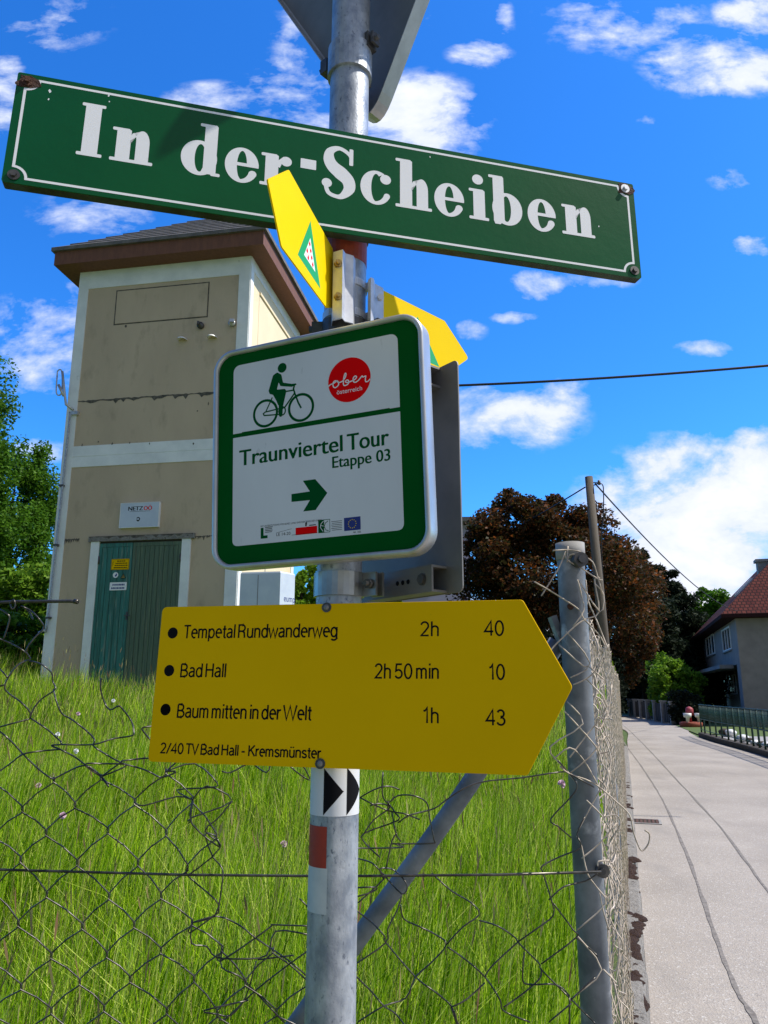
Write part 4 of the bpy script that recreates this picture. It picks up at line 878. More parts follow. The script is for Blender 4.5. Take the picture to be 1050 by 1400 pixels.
    for pts in ([(290, 300), (340, 260), (400, 225), (455, 205), (500, 205), (540, 220)], [(340, 260), (420, 300), (500, 330), (560, 340), (640, 370)], [(360, 440), (410, 370), (490, 310), (440, 290), (390, 300)], [(455, 130), (452, 240), (480, 285), (530, 250), (610, 250), (675, 285), (690, 360), (712, 470), (700, 490), (500, 492)],
                [(480, 285), (520, 340), (530, 375), (360, 440), (365, 490), (440, 560)], [(300, 515), (340, 515), (550, 512), (520, 495)], [(300, 560), (340, 570), (400, 590), (450, 640), (460, 670), (330, 790)], [(460, 670), (440, 620), (500, 620), (550, 660), (578, 710), (550, 745), (470, 660)],
                [(300, 815), (335, 840), (400, 890), (465, 960), (470, 990), (620, 1165), (720, 1240), (800, 1310), (830, 1390), (850, 1430)], [(550, 750), (530, 820), (480, 920), (470, 990), (330, 1090), (290, 1120)], [(545, 800), (560, 870), (640, 910), (720, 950), (775, 1000), (700, 1090), (620, 1165), (570, 1270), (460, 1310), (330, 1390)],
                [(700, 640), (800, 730), (900, 790), (940, 850), (860, 910), (775, 1000)], [(300, 1140), (330, 1170), (400, 1240), (460, 1310), (520, 1350), (580, 1430)], [(300, 715), (420, 712), (400, 735), (320, 760)], [(500, 330), (520, 440), (545, 480)], [(470, 620), (500, 480), (525, 440)]):
        wire([fpx(x, y, *A) for x, y in smooth_path(pts, 3)], .0016)
    A = (560, 1040), 3.8875
    for pts in ([(-60, 330), (0, 290), (130, 255), (200, 205), (350, 120), (600, 90), (800, 60), (850, 70), (980, 140)], [(370, 850), (470, 880), (560, 940), (580, 970), (690, 1080), (700, 1110), (850, 1260), (930, 1340), (990, 1400)], [(580, 960), (680, 890), (765, 820), (750, 730), (710, 600), (705, 560), (800, 510), (910, 460), (890, 390), (930, 300)],
                [(765, 760), (870, 900), (885, 940), (700, 1080)], [(860, 410), (790, 350), (750, 310), (860, 190), (890, 130), (850, 70), (790, 0)], [(740, 740), (820, 670), (933, 640), (1000, 600)], [(200, 990), (300, 1060), (400, 1150), (480, 1270), (500, 1330), (640, 1390)], [(400, 1180), (300, 1270), (220, 1310)], [(220, 1310), (260, 1430)],
                [(580, 960), (440, 1090), (400, 1150)], [(700, 1110), (690, 1160), (600, 1240), (500, 1310)], [(850, 1260), (850, 1430)], [(860, 1290), (740, 1390)], [(990, 1150), (933, 1200), (860, 1270)], [(610, 1020), (600, 1160), (640, 1190), (780, 1190), (850, 1250)], [(885, 940), (960, 1000), (1000, 1040)]):
        wire([fpx(x, y, *A) for x, y in smooth_path(pts, 3)], .0016)
    W.build('wire_netting', 'wire', t)
    W = MB(); A = (740, 720), 4.12
    def front(x, y): return at(740 + x / 4.12, 720 + y / 4.12, 1.352 - .004 * math.sin(x * .05 + y * .03))
    for pts in ([(65, 135), (150, 130), (220, 140)], [(0, 390), (45, 320), (100, 230), (140, 130)], [(-40, 310), (40, 355), (130, 410), (215, 470), (240, 520), (300, 580)], [(50, 700), (90, 655), (190, 560), (250, 520), (325, 480), (300, 300), (330, 290)], [(140, 590), (275, 770), (165, 850)], [(100, 665), (230, 780), (270, 790), (350, 860)],
                [(180, 890), (290, 830), (360, 670), (250, 530)], [(210, 300), (330, 480), (350, 380), (300, 320)], [(145, 985), (235, 1110), (50, 1240), (110, 1340), (160, 1400), (200, 1440)], [(130, 1040), (250, 1170), (320, 1260), (340, 1330)], [(160, 1300), (250, 1180), (370, 1010), (255, 860)], [(235, 165), (290, 200), (320, 290), (345, 380)], [(130, 150), (150, 190), (220, 230), (320, 295), (345, 300)],
                [(150, 110), (145, 200), (160, 160), (215, 160), (235, 190), (210, 210)], [(205, 300), (225, 380), (240, 470), (180, 560)], [(250, 300), (265, 420), (300, 500), (340, 600), (380, 700)], [(160, 1390), (280, 1290), (360, 1180)],
                [(70, 1310), (160, 1245), (235, 1310), (300, 1420), (340, 1500)]):
        W.tube([front(x, y) for x, y in smooth_path(pts, 3)], .0013, 5)
    def lowf(x, y): return at(740 + x / 3.8875, 1040 + y / 3.8875, 1.35)
    for pts in ([(100, 30), (150, 70), (280, 120), (400, 220), (470, 290), (490, 380), (520, 460), (540, 478), (570, 440), (575, 390), (550, 370)], [(190, 380), (260, 250), (330, 120), (360, 50)], [(240, 210), (320, 290), (360, 360)], [(215, 520), (310, 440), (400, 330)], [(190, 400), (215, 460), (245, 600), (300, 680), (340, 760), (190, 900)],
                [(300, 560), (305, 535), (360, 530)], [(190, 930), (320, 1110), (190, 1240), (150, 1280)], [(330, 1110), (400, 1180)], [(310, 700), (330, 800), (360, 900)], [(330, 300), (400, 290), (420, 340), (370, 420)]):
        W.tube([lowf(x, y) for x, y in smooth_path(pts, 3)], .0013, 5)
    W.build('loose_wire', 'wire_pale', t)
build_near_fence()

def build_road_fence():
    P0 = at(822, 1100, 1.40); P0.z = 0
    t = thing('chain_link_fence', 'sagging pale wire netting fence running along the road above the mossy kerb', 'fence', P0 + Vector((0, 0, .2)))
    a, b = .048, .052; W = MB(); nz = 31; npt = 190
    ph = [random.random() * 6 for _ in range(12)]
    def pos(s, z, lay):
        bulge = .030 * math.sin(s * 2.1 + ph[0]) * math.sin(z * 2.6 + ph[1]) + .018 * math.sin(s * 7 + z * 5 + ph[2]) + .012 * math.sin(s * 13 - z * 9 + ph[3])
        edge = .5 + .5 * math.tanh((s - .1) * 5)
        sag = -.05 * max(0, math.sin(s * 1.25 + .6)) * (z - .2) / 1.6 - .018 * math.sin(s * 5 + ph[4 + lay]) - .06 * max(0, .5 - s) * (z > 1.2)
        return P0 + D1 * (s + .012 * math.sin(z * 11 + s * 3 + ph[6 + lay])) + NL * (.022 - (.55 * bulge + .008 * lay) * edge) + Vector((0, 0, z + sag))
    for lay in range(3):
        smax = (12.5, 2.6, 0)[lay]; aa = (a, a * 1.9, a * .9)[lay]
        for i in range(int(smax / aa)):
            pts = []
            nj = nz - (0 if lay == 0 else random.randint(1, 8))
            for j in range(nj):
                z = .24 + j * b
                s = (i + (0 if j % 2 == i % 2 else 1)) * aa + lay * .021
                e = .006 if j % 2 == i % 2 else -.006
                pts.append(pos(s + e * .3, z, lay) - NL * e * .5); pts.append(pos(s - e * .3, z + .012, lay) + NL * e * .5)
            W.tube(pts, .00135 if i * aa < 4 else .0016, 4 if i * aa > 1.5 else 5)
    for k in range(26):      # loose curls of wire near the corner post
        s = random.uniform(-.02, .9) ** 1.3 if k % 2 else random.uniform(0, .35); s = s.real; z = random.uniform(.55, 1.75); pts = []
        for q in range(6): pts.append(pos(s + random.uniform(-.03, .03) + q * .004, z + .035 * q * random.choice((1, 1, .6)), random.randint(0, 2)) - NL * random.uniform(-.005, .03))
        W.tube(smooth_path(pts, 4), .0015, 4)
    W.build('wire_netting', 'wire_pale', t)
    for z in (1.80, 1.05, .30):
        mb = MB(); mb.tube([pos(s * .25, z, 0) for s in range(51)], .0018, 5); mb.build('tension_wire', 'wire', t)
    for s in (.33, 3.2, 6.2, 9.2, 12.3):
        mb = MB(); c = P0 + D1 * s + NL * .03; mb.tube([c + Vector((0, 0, .1)), c + Vector((0, 0, 1.58 if s < 1 else 1.72))], .013, 12); mb.build('fence_post', 'galv_post', t)
build_road_fence()

def build_grass():
    def blades(n, ylo, yhi, hmin, hmax, wmin, wmax, name, m, nseg=3, lean=.32, ypow=1.0, head=False, inset=.24):
        y = ylo + RNG.random(n * 3) ** ypow * (yhi - ylo); half = .56 * y + .5
        x = (RNG.random(n * 3) * 2 - 1) * half
        xr = KP.x + (y - KP.y) * D1.x / D1.y - inset
        keep = (x < xr) & ~((x > -4.95) & (x < -1.9) & (y > 10.9)); x, y = x[keep][:n], y[keep][:n]; n = len(x)
        z = zmeadow(x, y)
        patch = .5 + .5 * np.sin(x * 2.3 + 1.3 * np.sin(y * 1.7)) * np.sin(y * 2.0 + .7 * np.sin(x * 1.9))
        h = (hmin + (hmax - hmin) * RNG.random(n)) * (.72 + .5 * patch)
        h *= np.where((x > -5.4) & (x < -1.4) & (y > 9.6), .55, 1)
        w = wmin + (wmax - wmin) * RNG.random(n); w *= 1 + np.clip(y - 3, 0, 12) * .09
        th = RNG.random(n) * 2 * np.pi; ln = h * np.abs(RNG.normal(0, lean, n)); tw = th + np.pi / 2 + RNG.normal(0, .5, n)
        wind = .10 * h
        tu = (x + np.cos(th) * ln + .12 * h - KP.x) * NL.x + (y + np.sin(th) * ln - KP.y) * NL.y
        ok = tu > .06 + .1 * RNG.random(n)
        x, y, z, h, w, th, ln, tw = (q[ok] for q in (x, y, z, h, w, th, ln, tw)); wind = .10 * h; n = len(x)
        V = []
        for k in range(nseg + 1):
            t = k / nseg; cx = x + np.cos(th) * ln * t ** 2.2 + wind * t ** 2; cy = y + np.sin(th) * ln * t ** 2.2; cz = z + h * (t - .18 * t ** 3 * (ln / h)) - .02
            ww = w * (1 - t ** 1.6 * .93) / 2 if not head else w / 2 * (.25 + np.sin(np.pi * min(1, t * .96 + .04)))
            V.append(np.stack([cx - np.cos(tw) * ww, cy - np.sin(tw) * ww, cz], -1)); V.append(np.stack([cx + np.cos(tw) * ww, cy + np.sin(tw) * ww, cz], -1))
        V = np.stack(V, 1).reshape(-1, 3); q = []
        base = np.arange(n) * 2 * (nseg + 1)
        for k in range(nseg): q.append(np.stack([base + 2 * k, base + 2 * k + 1, base + 2 * k + 3, base + 2 * k + 2], -1))
        Q = np.stack(q, 1).reshape(-1, 4)
        return V, Q, (x, y, z, h, th, ln)
    V1, Q1, _ = blades(50000, 1.5, 6.0, .26, .66, .003, .0075, '', '', ypow=1.15)
    V2, Q2, _ = blades(60000, 4.5, 14.0, .28, .55, .005, .010, '', '', 2, ypow=1.1)
    V3, Q3, _ = blades(12000, 13.0, 30.0, .3, .6, .02, .05, '', '', 2)
    V4, Q4, _ = blades(26000, 1.5, 5.5, .14, .32, .005, .010, '', '', 3, .7)
    V5, Q5, _ = blades(9000, 1.5, 5.5, .22, .52, .007, .014, '', '', 4, .7)
    V = np.concatenate([V1, V2, V3, V4, V5]); Q = np.concatenate([Q1, Q2 + len(V1), Q3 + len(V1) + len(V2), Q4 + len(V1) + len(V2) + len(V3), Q5 + len(V1) + len(V2) + len(V3) + len(V4)])
    kind(npmesh('grass', V, Q, 'grass', loc=(0, 5, .5)), 'stuff')
    # seed heads on thin stalks
    Vs, Qs, (x, y, z, h, th, ln) = blades(2300, 1.8, 10.5, .42, .74, .0016, .0026, '', '', 3, .22, inset=.35)
    n = len(x); tx = x + np.cos(th) * ln + .10 * h; ty = y + np.sin(th) * ln; tz = z + h * (1 - .18 * (ln / h)) - .03
    Vh = []
    L_ = .04 + .05 * RNG.random(n); W_ = .0012 + .0024 * RNG.random(n) ; W_ *= 1 + np.clip(y - 3, 0, 12) * .06
    a = RNG.random(n) * np.pi; ox, oy = np.cos(a) * W_, np.sin(a) * W_
    for (f, wv) in ((0, .4), (.4, 1), (.75, .8), (1, .15)):
        cx = tx + np.cos(th) * .25 * L_ * f; cy = ty + np.sin(th) * .25 * L_ * f; cz = tz + L_ * f * .95
        Vh.append(np.stack([cx - ox * wv, cy - oy * wv, cz], -1)); Vh.append(np.stack([cx + ox * wv, cy + oy * wv, cz], -1))
    Vh = np.stack(Vh, 1).reshape(-1, 3); b = np.arange(n) * 8
    Qh = np.stack([np.stack([b + 2 * k, b + 2 * k + 1, b + 2 * k + 3, b + 2 * k + 2], -1) for k in range(3)], 1).reshape(-1, 4)
    Vb, Qb, _ = blades(5200, 1.8, 9, .45, .78, .002, .0034, '', '', 3, .2, inset=.4); o_ = len(Vs); Vs = np.concatenate([Vs, Vb]); Qs = np.concatenate([Qs, Qb + o_])
    kind(npmesh('seed_grass', np.concatenate([Vs, Vh]), np.concatenate([Qs, Qh + len(Vs)]), 'grass_head', loc=(0, 5, .5)), 'stuff')
build_grass()

def build_flowers():
    spots = [(86, 1115, 3.2, 'pink clover head behind the fence netting left of the post, lowest and largest of its kind'), (53, 1074, 4.0, 'pink clover head close to the left edge of the meadow netting'), (72, 1060, 4.6, 'small pale clover head above the other two near the left netting'),
             (107, 976, 5.2, 'pale pink flower beside a tall stalk below the green door'), (79, 1004, 4.6, 'white dandelion clock low in the grass near the loose bent wire'), (104, 1027, 4.4, 'white dandelion clock under the hooked loose wire end'), (155, 958, 5.6, 'small white flower just below the curled wire end in front of the door'),
             (768, 1072, 2.6, 'pink flower head beside the corner fence post'), (388, 1154, 3.2, 'faded brown clover head in grass left of the signpost')]
    first = None
    for (px, py, Y, lab) in spots:
        p = at(px, py, Y); zg = float(zmeadow(np.float64(p.x), np.float64(p.y)))
        lab = ' '.join(lab.replace(',', '').split()[:15])
        t = thing('meadow_flower', lab, 'flower', (p.x, p.y, zg), 'meadow flowers in the grass')
        mb = MB(); mb.tube([(p.x + .03, p.y, zg - .02), (p.x + .01, p.y, (zg + p.z) / 2), p], .0016, 5); mb.build('stem', 'lawn', t)
        mb = MB(); rr = .013
        for k in range(46):
            dv = Vector((random.gauss(0, 1), random.gauss(0, 1), random.gauss(.3, 1))).normalized(); a = dv.orthogonal().normalized() * .003
            mb.add([p + dv * .004 - a, p + dv * .004 + a, p + dv * rr + a * 1.3, p + dv * rr - a * 1.3], [(0, 1, 2, 3)])
        mb.build('flower_head', 'pink' if ('pink' in lab or 'clover' in lab) else 'white_print', t)
build_flowers()

# ------------------------------------------------------------------ transformer tower
def build_tower():
    Fd = Vector((.985, -.172, 0)).normalized(); Sd = Vector((.172, .985, 0)).normalized(); Up = Vector((0, 0, 1))
    Nc = at(323, 820, 11.0); Nc.z = 1.0
    nF = Vector((-Sd.x, -Sd.y, 0)); fr = Frame(Nc, Fd, Up)                       # v = height above z = 1 m, u negative to the left
    frS = Frame(Nc, Sd, Up)                                                      # right side, u positive to the back
    wl = fr.px(68, 800)[0]; zt = fr.px(322, 352)[1]; Dp = 2750
    PX = lambda x, y: fr.px(x, y)
    t = thing('transformer_tower', 'tall beige plastered transformer tower with brown eaves and weathered green double door', 'tower', fr.p(wl / 2, 0, -Dp / 2))
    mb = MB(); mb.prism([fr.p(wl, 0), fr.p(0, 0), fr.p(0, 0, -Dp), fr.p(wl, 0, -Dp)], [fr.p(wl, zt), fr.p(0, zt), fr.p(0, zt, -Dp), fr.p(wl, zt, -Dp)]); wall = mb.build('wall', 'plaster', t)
    y_top = PX(200, 388)[1]; yb1 = PX(200, 605)[1]; yb0 = PX(200, 634)[1]; tw = 175
    mb = MB(); e = 14
    for x0, x1 in ((wl - .0, wl + tw), (-tw * 1.05, 0)): slab(mb, fr, [(x0, 0), (x1, 0), (x1, zt), (x0, zt)], -2, e)
    slab(mb, fr, [(wl + tw, y_top), (-tw * 1.05, y_top), (-tw * 1.05, zt), (wl + tw, zt)], -2, e - 2); ym = (yb0 + yb1) / 2
    slab(mb, fr, [(wl + tw, yb0), (-tw * 1.05, yb0), (-tw * 1.05, ym - 12), (wl + tw, ym - 12)], -2, e - 2); slab(mb, fr, [(wl + tw, ym + 2), (-tw * 1.05, ym + 2), (-tw * 1.05, yb1), (wl + tw, yb1)], -2, e - 2)
    slab(mb, fr, [(wl + tw, ym - 12), (-tw * 1.05, ym - 12), (-tw * 1.05, ym + 2), (wl + tw, ym + 2)], -2, e - 8)
    for x0, x1 in ((0, 130), (Dp - 170, Dp)): slab(mb, frS, [(x0, 0), (x1, 0), (x1, zt), (x0, zt)], -2, e)
    slab(mb, frS, [(130, zt - 200), (Dp - 170, zt - 200), (Dp - 170, zt), (130, zt)], -2, e - 2)
    mb.build('plaster_trim', 'trim', t)
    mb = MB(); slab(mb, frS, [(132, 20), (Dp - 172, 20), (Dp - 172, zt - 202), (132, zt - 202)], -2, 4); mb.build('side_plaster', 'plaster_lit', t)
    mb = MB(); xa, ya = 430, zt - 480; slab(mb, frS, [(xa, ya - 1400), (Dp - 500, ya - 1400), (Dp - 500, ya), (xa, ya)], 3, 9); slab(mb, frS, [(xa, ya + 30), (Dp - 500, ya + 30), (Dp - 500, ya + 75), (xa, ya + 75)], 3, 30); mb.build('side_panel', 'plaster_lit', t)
    # blind panel with thin dark seams
    (ax, ay), (bx, by) = PX(156, 444), PX(286, 386); mb = MB(); slab(mb, fr, [(ax + 12, ay + 12), (bx - 12, ay + 12), (bx - 12, by - 12), (ax + 12, by - 12)], -1, 6); mb.build('blind_panel', 'plaster', t)
    dc = Decal(fr, 2); dc.stroke([(ax, ay), (bx, ay), (bx, by), (ax, by)], 20, True)
    dc.build('panel_seam', 'stain', t)
    # damp streaks: ragged bands
    dc = Decal(fr, 2.6)
    def ragged(x0, x1, y, h, dn):
        dc = Decal(fr, 2.6)
        n = 60; A = []; Bq = []
        for i in range(n + 1):
            x = x0 + (x1 - x0) * i / n; k = max(.12, math.sin(i * .7 + y) * .5 + .5) * random.uniform(.3, 1.2); A.append((x, y + h * .8 * random.uniform(.2, 1))); Bq.append((x, y - h * 1.7 * k - (dn if random.random() < .12 else 0)))
        dc.strip(A, Bq); dc.build('damp_stain', 'stain', t)
    xr = -tw * 1.06
    ragged(wl + tw, xr, PX(200, 543)[1], 26, 50); ragged(wl + tw, wl + 420, PX(100, 738)[1], 30, 60); ragged(PX(265, 733)[0], xr, PX(283, 733)[1], 16, 30)
    for (x, y, w, h) in ((285, 552, 12, 24), (270, 562, 10, 14), (172, 446, 16, 22)):
        dc = Decal(fr, 2.6); c = PX(x, y); dc.poly([(c[0] + w * math.cos(a) * random.uniform(.6, 1.4), c[1] + h * math.sin(a) * random.uniform(.6, 1.4)) for a in [2 * math.pi * k / 9 for k in range(9)]]); dc.build('chip_mark', 'stain', t)
    dc = Decal(fr, e + .5)
    for x in (113, 135, 154, 178, 205, 265):
        dc = Decal(fr, e + .5); c = PX(x, 608 + random.uniform(-4, 3)); dc.poly([(c[0] + 12 * math.cos(a) * random.uniform(.5, 1.4), c[1] + 20 * math.sin(a) * random.uniform(.5, 1.4)) for a in [2 * math.pi * k / 8 for k in range(8)]]); dc.build('chip_mark', 'stain', t)
    # roof
    ov = 300; ef = PX(322, 352)[1]; fh = 250; apex = fr.p(wl / 2, zt + 1750, -Dp / 2)
    rect = lambda o, y: [fr.p(wl - o, y, o), fr.p(o, y, o), fr.p(o, y, -Dp - o), fr.p(wl - o, y, -Dp - o)]
    mb = MB(); mb.prism(rect(ov, zt - 6), rect(ov, zt + fh)); rf = mb.build('eaves', 'brown_fascia', t)
    mb = MB(); r0 = rect(ov + 45, zt + fh - 20); r1 = rect(ov + 45, zt + fh + 22); mb.prism(r0, r1)
    rings = [r1]; n = 9
    for k in range(1, n + 1):
        f = k / n; rings.append([a.lerp(apex, f * .985) for a in r1])
        rings[-1] = [q - Vector((0, 0, 0)) for q in rings[-1]]
    for k in range(n):
        lo = rings[k]; hi = rings[k + 1]; lo2 = [q + Vector((0, 0, .022)) for q in lo]; mb.loft([lo, lo2, hi], True, False)
    mb.build('roof', 'roof_grey', t)
    # insulators and vent caps
    for px, py, nm in ((275, 446, 'wall_bushing'), (318, 443, 'wall_bushing')):
        c = Vector((*PX(px, py), 0)); mb = MB(); q = fr.p(c.x, c.y, 0); mb.tube([q, q + fr.n * .05, q + fr.n * .051, q + fr.n * .10], [.055, .055, .034, .03], 16); mb.box(q + fr.n * .11 + Vector((.03 if px > 300 else 0, 0, 0)), (.07 if px > 300 else .03, .05, .05)); mb.build(nm, 'dark_steel' if px < 300 else 'alu', t)
    for px, py in ((250, 466), (291, 463)):
        q = fr.p(*PX(px, py)); mb = MB(); rings = []
        for k in range(7):
            a = k / 6 * math.pi / 2; rings.append([q + Fd * .075 * math.cos(b) * math.cos(a * .98) + Up * (.045 * math.sin(b) * 1) * math.cos(a * .98) + fr.n * (.02 + .10 * math.sin(a)) for b in [math.pi * j / 10 for j in range(11)]])
        mb.loft([[q + Fd * .075 * math.cos(b) + Up * .045 * math.sin(b) for b in [math.pi * j / 10 for j in range(11)]]] + rings, False, True); mb.build('vent_cap', 'white_pvc', t)
    # door: pale surround, two weathered leaves of boards
    dl, dtp = PX(138, 745); dr = PX(250, 738)[0]; dtop = PX(190, 741)[1]; xm = PX(183, 745)[0]; fwid = 135
    dl = PX(137, 745)[0]
    mb = MB()
    for x0, x1 in ((dl - fwid, dl), (dr, dr + fwid)): slab(mb, fr, [(x0, 0), (x1, 0), (x1, dtop + 20), (x0, dtop + 20)], -2, 30)
    mb.build('door_surround', 'trim', t)
    mb = MB(); slab(mb, fr, [(dl - fwid - 40, dtop + 20), (dr + fwid + 60, dtop + 20), (dr + fwid + 60, dtop + 100), (dl - fwid - 40, dtop + 100)], -2, 44); mb.build('door_lintel', 'concrete', t)
    dc = Decal(fr, 44.5); n = 40; A = []; Bq = []
    for i in range(n + 1):
        x = dl - fwid - 30 + (dr - dl + 2 * fwid + 70) * i / n; A.append((x, dtop + 99)); Bq.append((x, dtop + 96 - 60 * random.random() ** 1.5 * (1 if 6 < i < 36 else .4)))
    dc.strip(A, Bq); dc.build('lintel_stain', 'stain', t)
    mb = MB(); slab(mb, fr, [(dl, 0), (dr, 0), (dr, dtop + 20), (dl, dtop + 20)], -1, 1.5); mb.build('door_recess', 'soil', t)
    for x0, x1, m_, nb, nm in ((dl + 6, xm - 4, 'teal_door', 5, 'door_leaf'), (xm + 4, dr - 6, 'olive_door', 9, 'door_leaf')):
        mb = MB(); slab(mb, fr, [(x0, 60), (x1, 60), (x1, dtop - 10), (x0, dtop - 10)], 1.5, 6); w = (x1 - x0 - 90) / nb
        for k in range(nb):
            a = x0 + 45 + k * w; h = random.uniform(-1.2, 1.2); slab(mb, fr, [(a + 5, 100), (a + w - 5, 100), (a + w - 5, dtop - 70), (a + 5, dtop - 70)], 6, 15 + h)
        slab(mb, fr, [(x0, 60), (x0 + 44, 60), (x0 + 44, dtop - 10), (x0, dtop - 10)], 6, 19); slab(mb, fr, [(x1 - 44, 60), (x1, 60), (x1, dtop - 10), (x1 - 44, dtop - 10)], 6, 19)
        slab(mb, fr, [(x0 + 44, dtop - 66), (x1 - 44, dtop - 66), (x1 - 44, dtop - 10), (x0 + 44, dtop - 10)], 6, 19); leaf = mb.build(nm, m_, t)
        for y in (dtop - 260, 500):
            q = fr.p(x0 + 8 if m_ == 'teal_door' else x1 - 8, y, 22); mb = MB(); mb.cyl(q - Up * .06, q + Up * .06, .013, 8); mb.build('hinge', 'dark_steel', leaf)
        if m_ == 'teal_door':
            q = fr.p(x1 - 15, PX(180, 842)[1], 19); mb = MB(); mb.box(q, (.03, .012, .12), (Fd, fr.n, Up)); mb.cyl(q, q + fr.n * .05, .008, 8); mb.box(q + fr.n * .05 + Fd * .03, (.09, .014, .016), (Fd, fr.n, Up)); mb.build('handle', 'dark_steel', leaf)
    # notices on the door
    def notice(name, label, x0, y0, x1, y1, m_, c=20, rad=8, cat='notice'):
        a = PX(x0, y1); b = PX(x1, y0); o = thing(name, label, cat, fr.p((a[0] + b[0]) / 2, a[1], c)); mb = MB(); slab(mb, fr, rrect(a[0], a[1], b[0], b[1], rad, 3), c - .5, c + 2); pn = mb.build('plate', m_, o); return o, a, b, pn
    o, a, b, pn = notice('warning_notice', 'yellow warning notice with dark lines of print, topmost on the green door', 152.5, 764, 178, 779.5, 'yellow_old')
    dc = Decal(fr, 22.4); W_ = b[0] - a[0]; H_ = b[1] - a[1]; dc.stroke([(a[0] + 8, a[1] + 8), (b[0] - 8, a[1] + 8), (b[0] - 8, b[1] - 8), (a[0] + 8, b[1] - 8)], 4, True)
    for k, (l, w) in enumerate(((.32, .4), (.24, .66), (.2, .68), (.16, .74))):
        x = a[0] + W_ * l; y = b[1] - H_ * (.25 + .2 * k)
        while x < a[0] + W_ * (l + w):
            d = random.uniform(14, 34); dc.rect(x, y, min(x + d, b[0] - 14), y + 14); x += d + 6
    dc.poly([(a[0] + 16, a[1] + H_ * .3), (a[0] + 34, a[1] + H_ * .55), (a[0] + 26, a[1] + H_ * .55), (a[0] + 40, a[1] + H_ * .85), (a[0] + 18, a[1] + H_ * .6), (a[0] + 26, a[1] + H_ * .6)]); dc.build('print', 'ink', o)
    c = PX(159, 786.5); o = thing('round_notice', 'small round white notice with dark symbol on the green door', 'notice', fr.p(c[0], c[1] - 42, 20)); mb = MB(); slab(mb, fr, circ(c[0], c[1], 43), 19.5, 22); mb.build('plate', 'white_print', o)
    dc = Decal(fr, 22.4); dc.poly([(c[0] - 4, c[1] - 26), (c[0] + 18, c[1] - 18), (c[0] + 24, c[1] + 10), (c[0] + 8, c[1] + 28), (c[0] + 2, c[1] + 4), (c[0] - 12, c[1] - 4)]); dc.build('symbol', 'blue_print', o)
    c = PX(169.5, 788); o = thing('warning_triangle', 'small orange warning triangle sign on the green door', 'warning sign', fr.p(c[0], c[1] - 36, 20)); mb = MB(); slab(mb, fr, rpoly([(c[0] - 42, c[1] - 32), (c[0] + 42, c[1] - 32), (c[0], c[1] + 42)], 5, 3), 19.5, 22); mb.build('plate', 'brass', o)
    dc = Decal(fr, 22.4); dc.stroke([(c[0] - 36, c[1] - 28), (c[0] + 36, c[1] - 28), (c[0], c[1] + 36)], 7, True); dc.poly([(c[0] - 7, c[1] - 20), (c[0] + 10, c[1] + 3), (c[0] + 1, c[1] + 3), (c[0] + 6, c[1] + 20), (c[0] - 9, c[1] - 3), (c[0], c[1] - 3)]); dc.build('symbol', 'ink', o)
    o, a, b, pn = notice('white_notice', 'white notice with two lines of blue print, lowest on the green door', 150.5, 796, 174.5, 807.5, 'white_print')
    dc = Decal(fr, 22.4); W_ = b[0] - a[0]; H_ = b[1] - a[1]
    for k, (l, w) in enumerate(((.16, .7), (.1, .76))):
        x = a[0] + W_ * l; y = b[1] - H_ * (.42 + .42 * k)
        while x < a[0] + W_ * (l + w): d = random.uniform(12, 22); dc.rect(x, y, x + d, y + 26); x += d + 6
    dc.build('print', 'blue_print', o)
    # operator's sign over the door
    a = PX(165.5, 722.5); b = PX(220, 687.5); o = thing('operator_sign', 'white box sign above the green door with black and red lettering', 'sign', fr.p((a[0] + b[0]) / 2, a[1], 0))
    mb = MB(); slab(mb, fr, [(a[0], a[1]), (b[0], a[1]), (b[0], b[1]), (a[0], b[1])], .5, 55); mb.build('box', 'cabinet', o); W_ = b[0] - a[0]; H_ = b[1] - a[1]
    mb = MB()
    for p0, p1 in (((a[0] - 6, a[1] - 6), (b[0] + 6, a[1])), ((a[0] - 6, b[1]), (b[0] + 6, b[1] + 6)), ((a[0] - 6, a[1]), (a[0], b[1])), ((b[0], a[1]), (b[0] + 6, b[1]))): slab(mb, fr, [p0, (p1[0], p0[1]), p1, (p0[0], p1[1])], .5, 58)
    mb.build('frame', 'white_pvc', o)
    dc = Decal(fr, 55.5)
    for i in range(3): dc.text('NETZ', a[0] + W_ * .20 + i * 3, a[1] + H_ * .69, W_ * .38, H_ * .165)
    x = a[0] + W_ * .24
    while x < a[0] + W_ * .78: d = random.uniform(8, 18); dc.rect(x, a[1] + H_ * .64, x + d, a[1] + H_ * .655); x += d + 4
    cx, cy = a[0] + W_ * .48, a[1] + H_ * .33; dc.ring(cx, cy, 31, 31, 16, 17, 200, 520); dc.poly([(cx - 22, cy - 18), (cx + 22, cy - 18), (cx + 12, cy - 36), (cx - 12, cy - 36)]); dc.build('lettering', 'ink', o)
    dc = Decal(fr, 55.5)
    for i in range(3): dc.text('OÖ', a[0] + W_ * .605 + i * 3, a[1] + H_ * .69, W_ * .21, H_ * .165)
    dc.build('red_lettering', 'red_print', o)
    # aerial and conduit on the left corner
    q = lambda x, y, c=.06: fr.p(*PX(x, y)) + fr.n * c
    o = thing('radio_aerial', 'small loop aerial on the tower corner with thin conduit running down the wall', 'aerial', q(66, 868))
    mb = MB(); mb.box(q(104, 566, .03), (.12, .06, .05), (Fd, fr.n, Up)); mb.tube([q(104, 563, .08), q(95, 556,   .10), q(94, 540, .12), q(91, 512, .12)], .02, 8); mb.build('bracket', 'alu', o)
    mb = MB(); mb.tube(smooth_path([q(84, 518, .12), q(85, 511, .12), q(90, 511, .12), q(91, 530, .12), q(89, 543, .12), q(83, 541, .12), q(84, 518, .12)], 5), .011, 6); mb.cyl(q(86, 530, .12), q(93, 545, .12), .022, 8); mb.build('loop', 'alu', o)
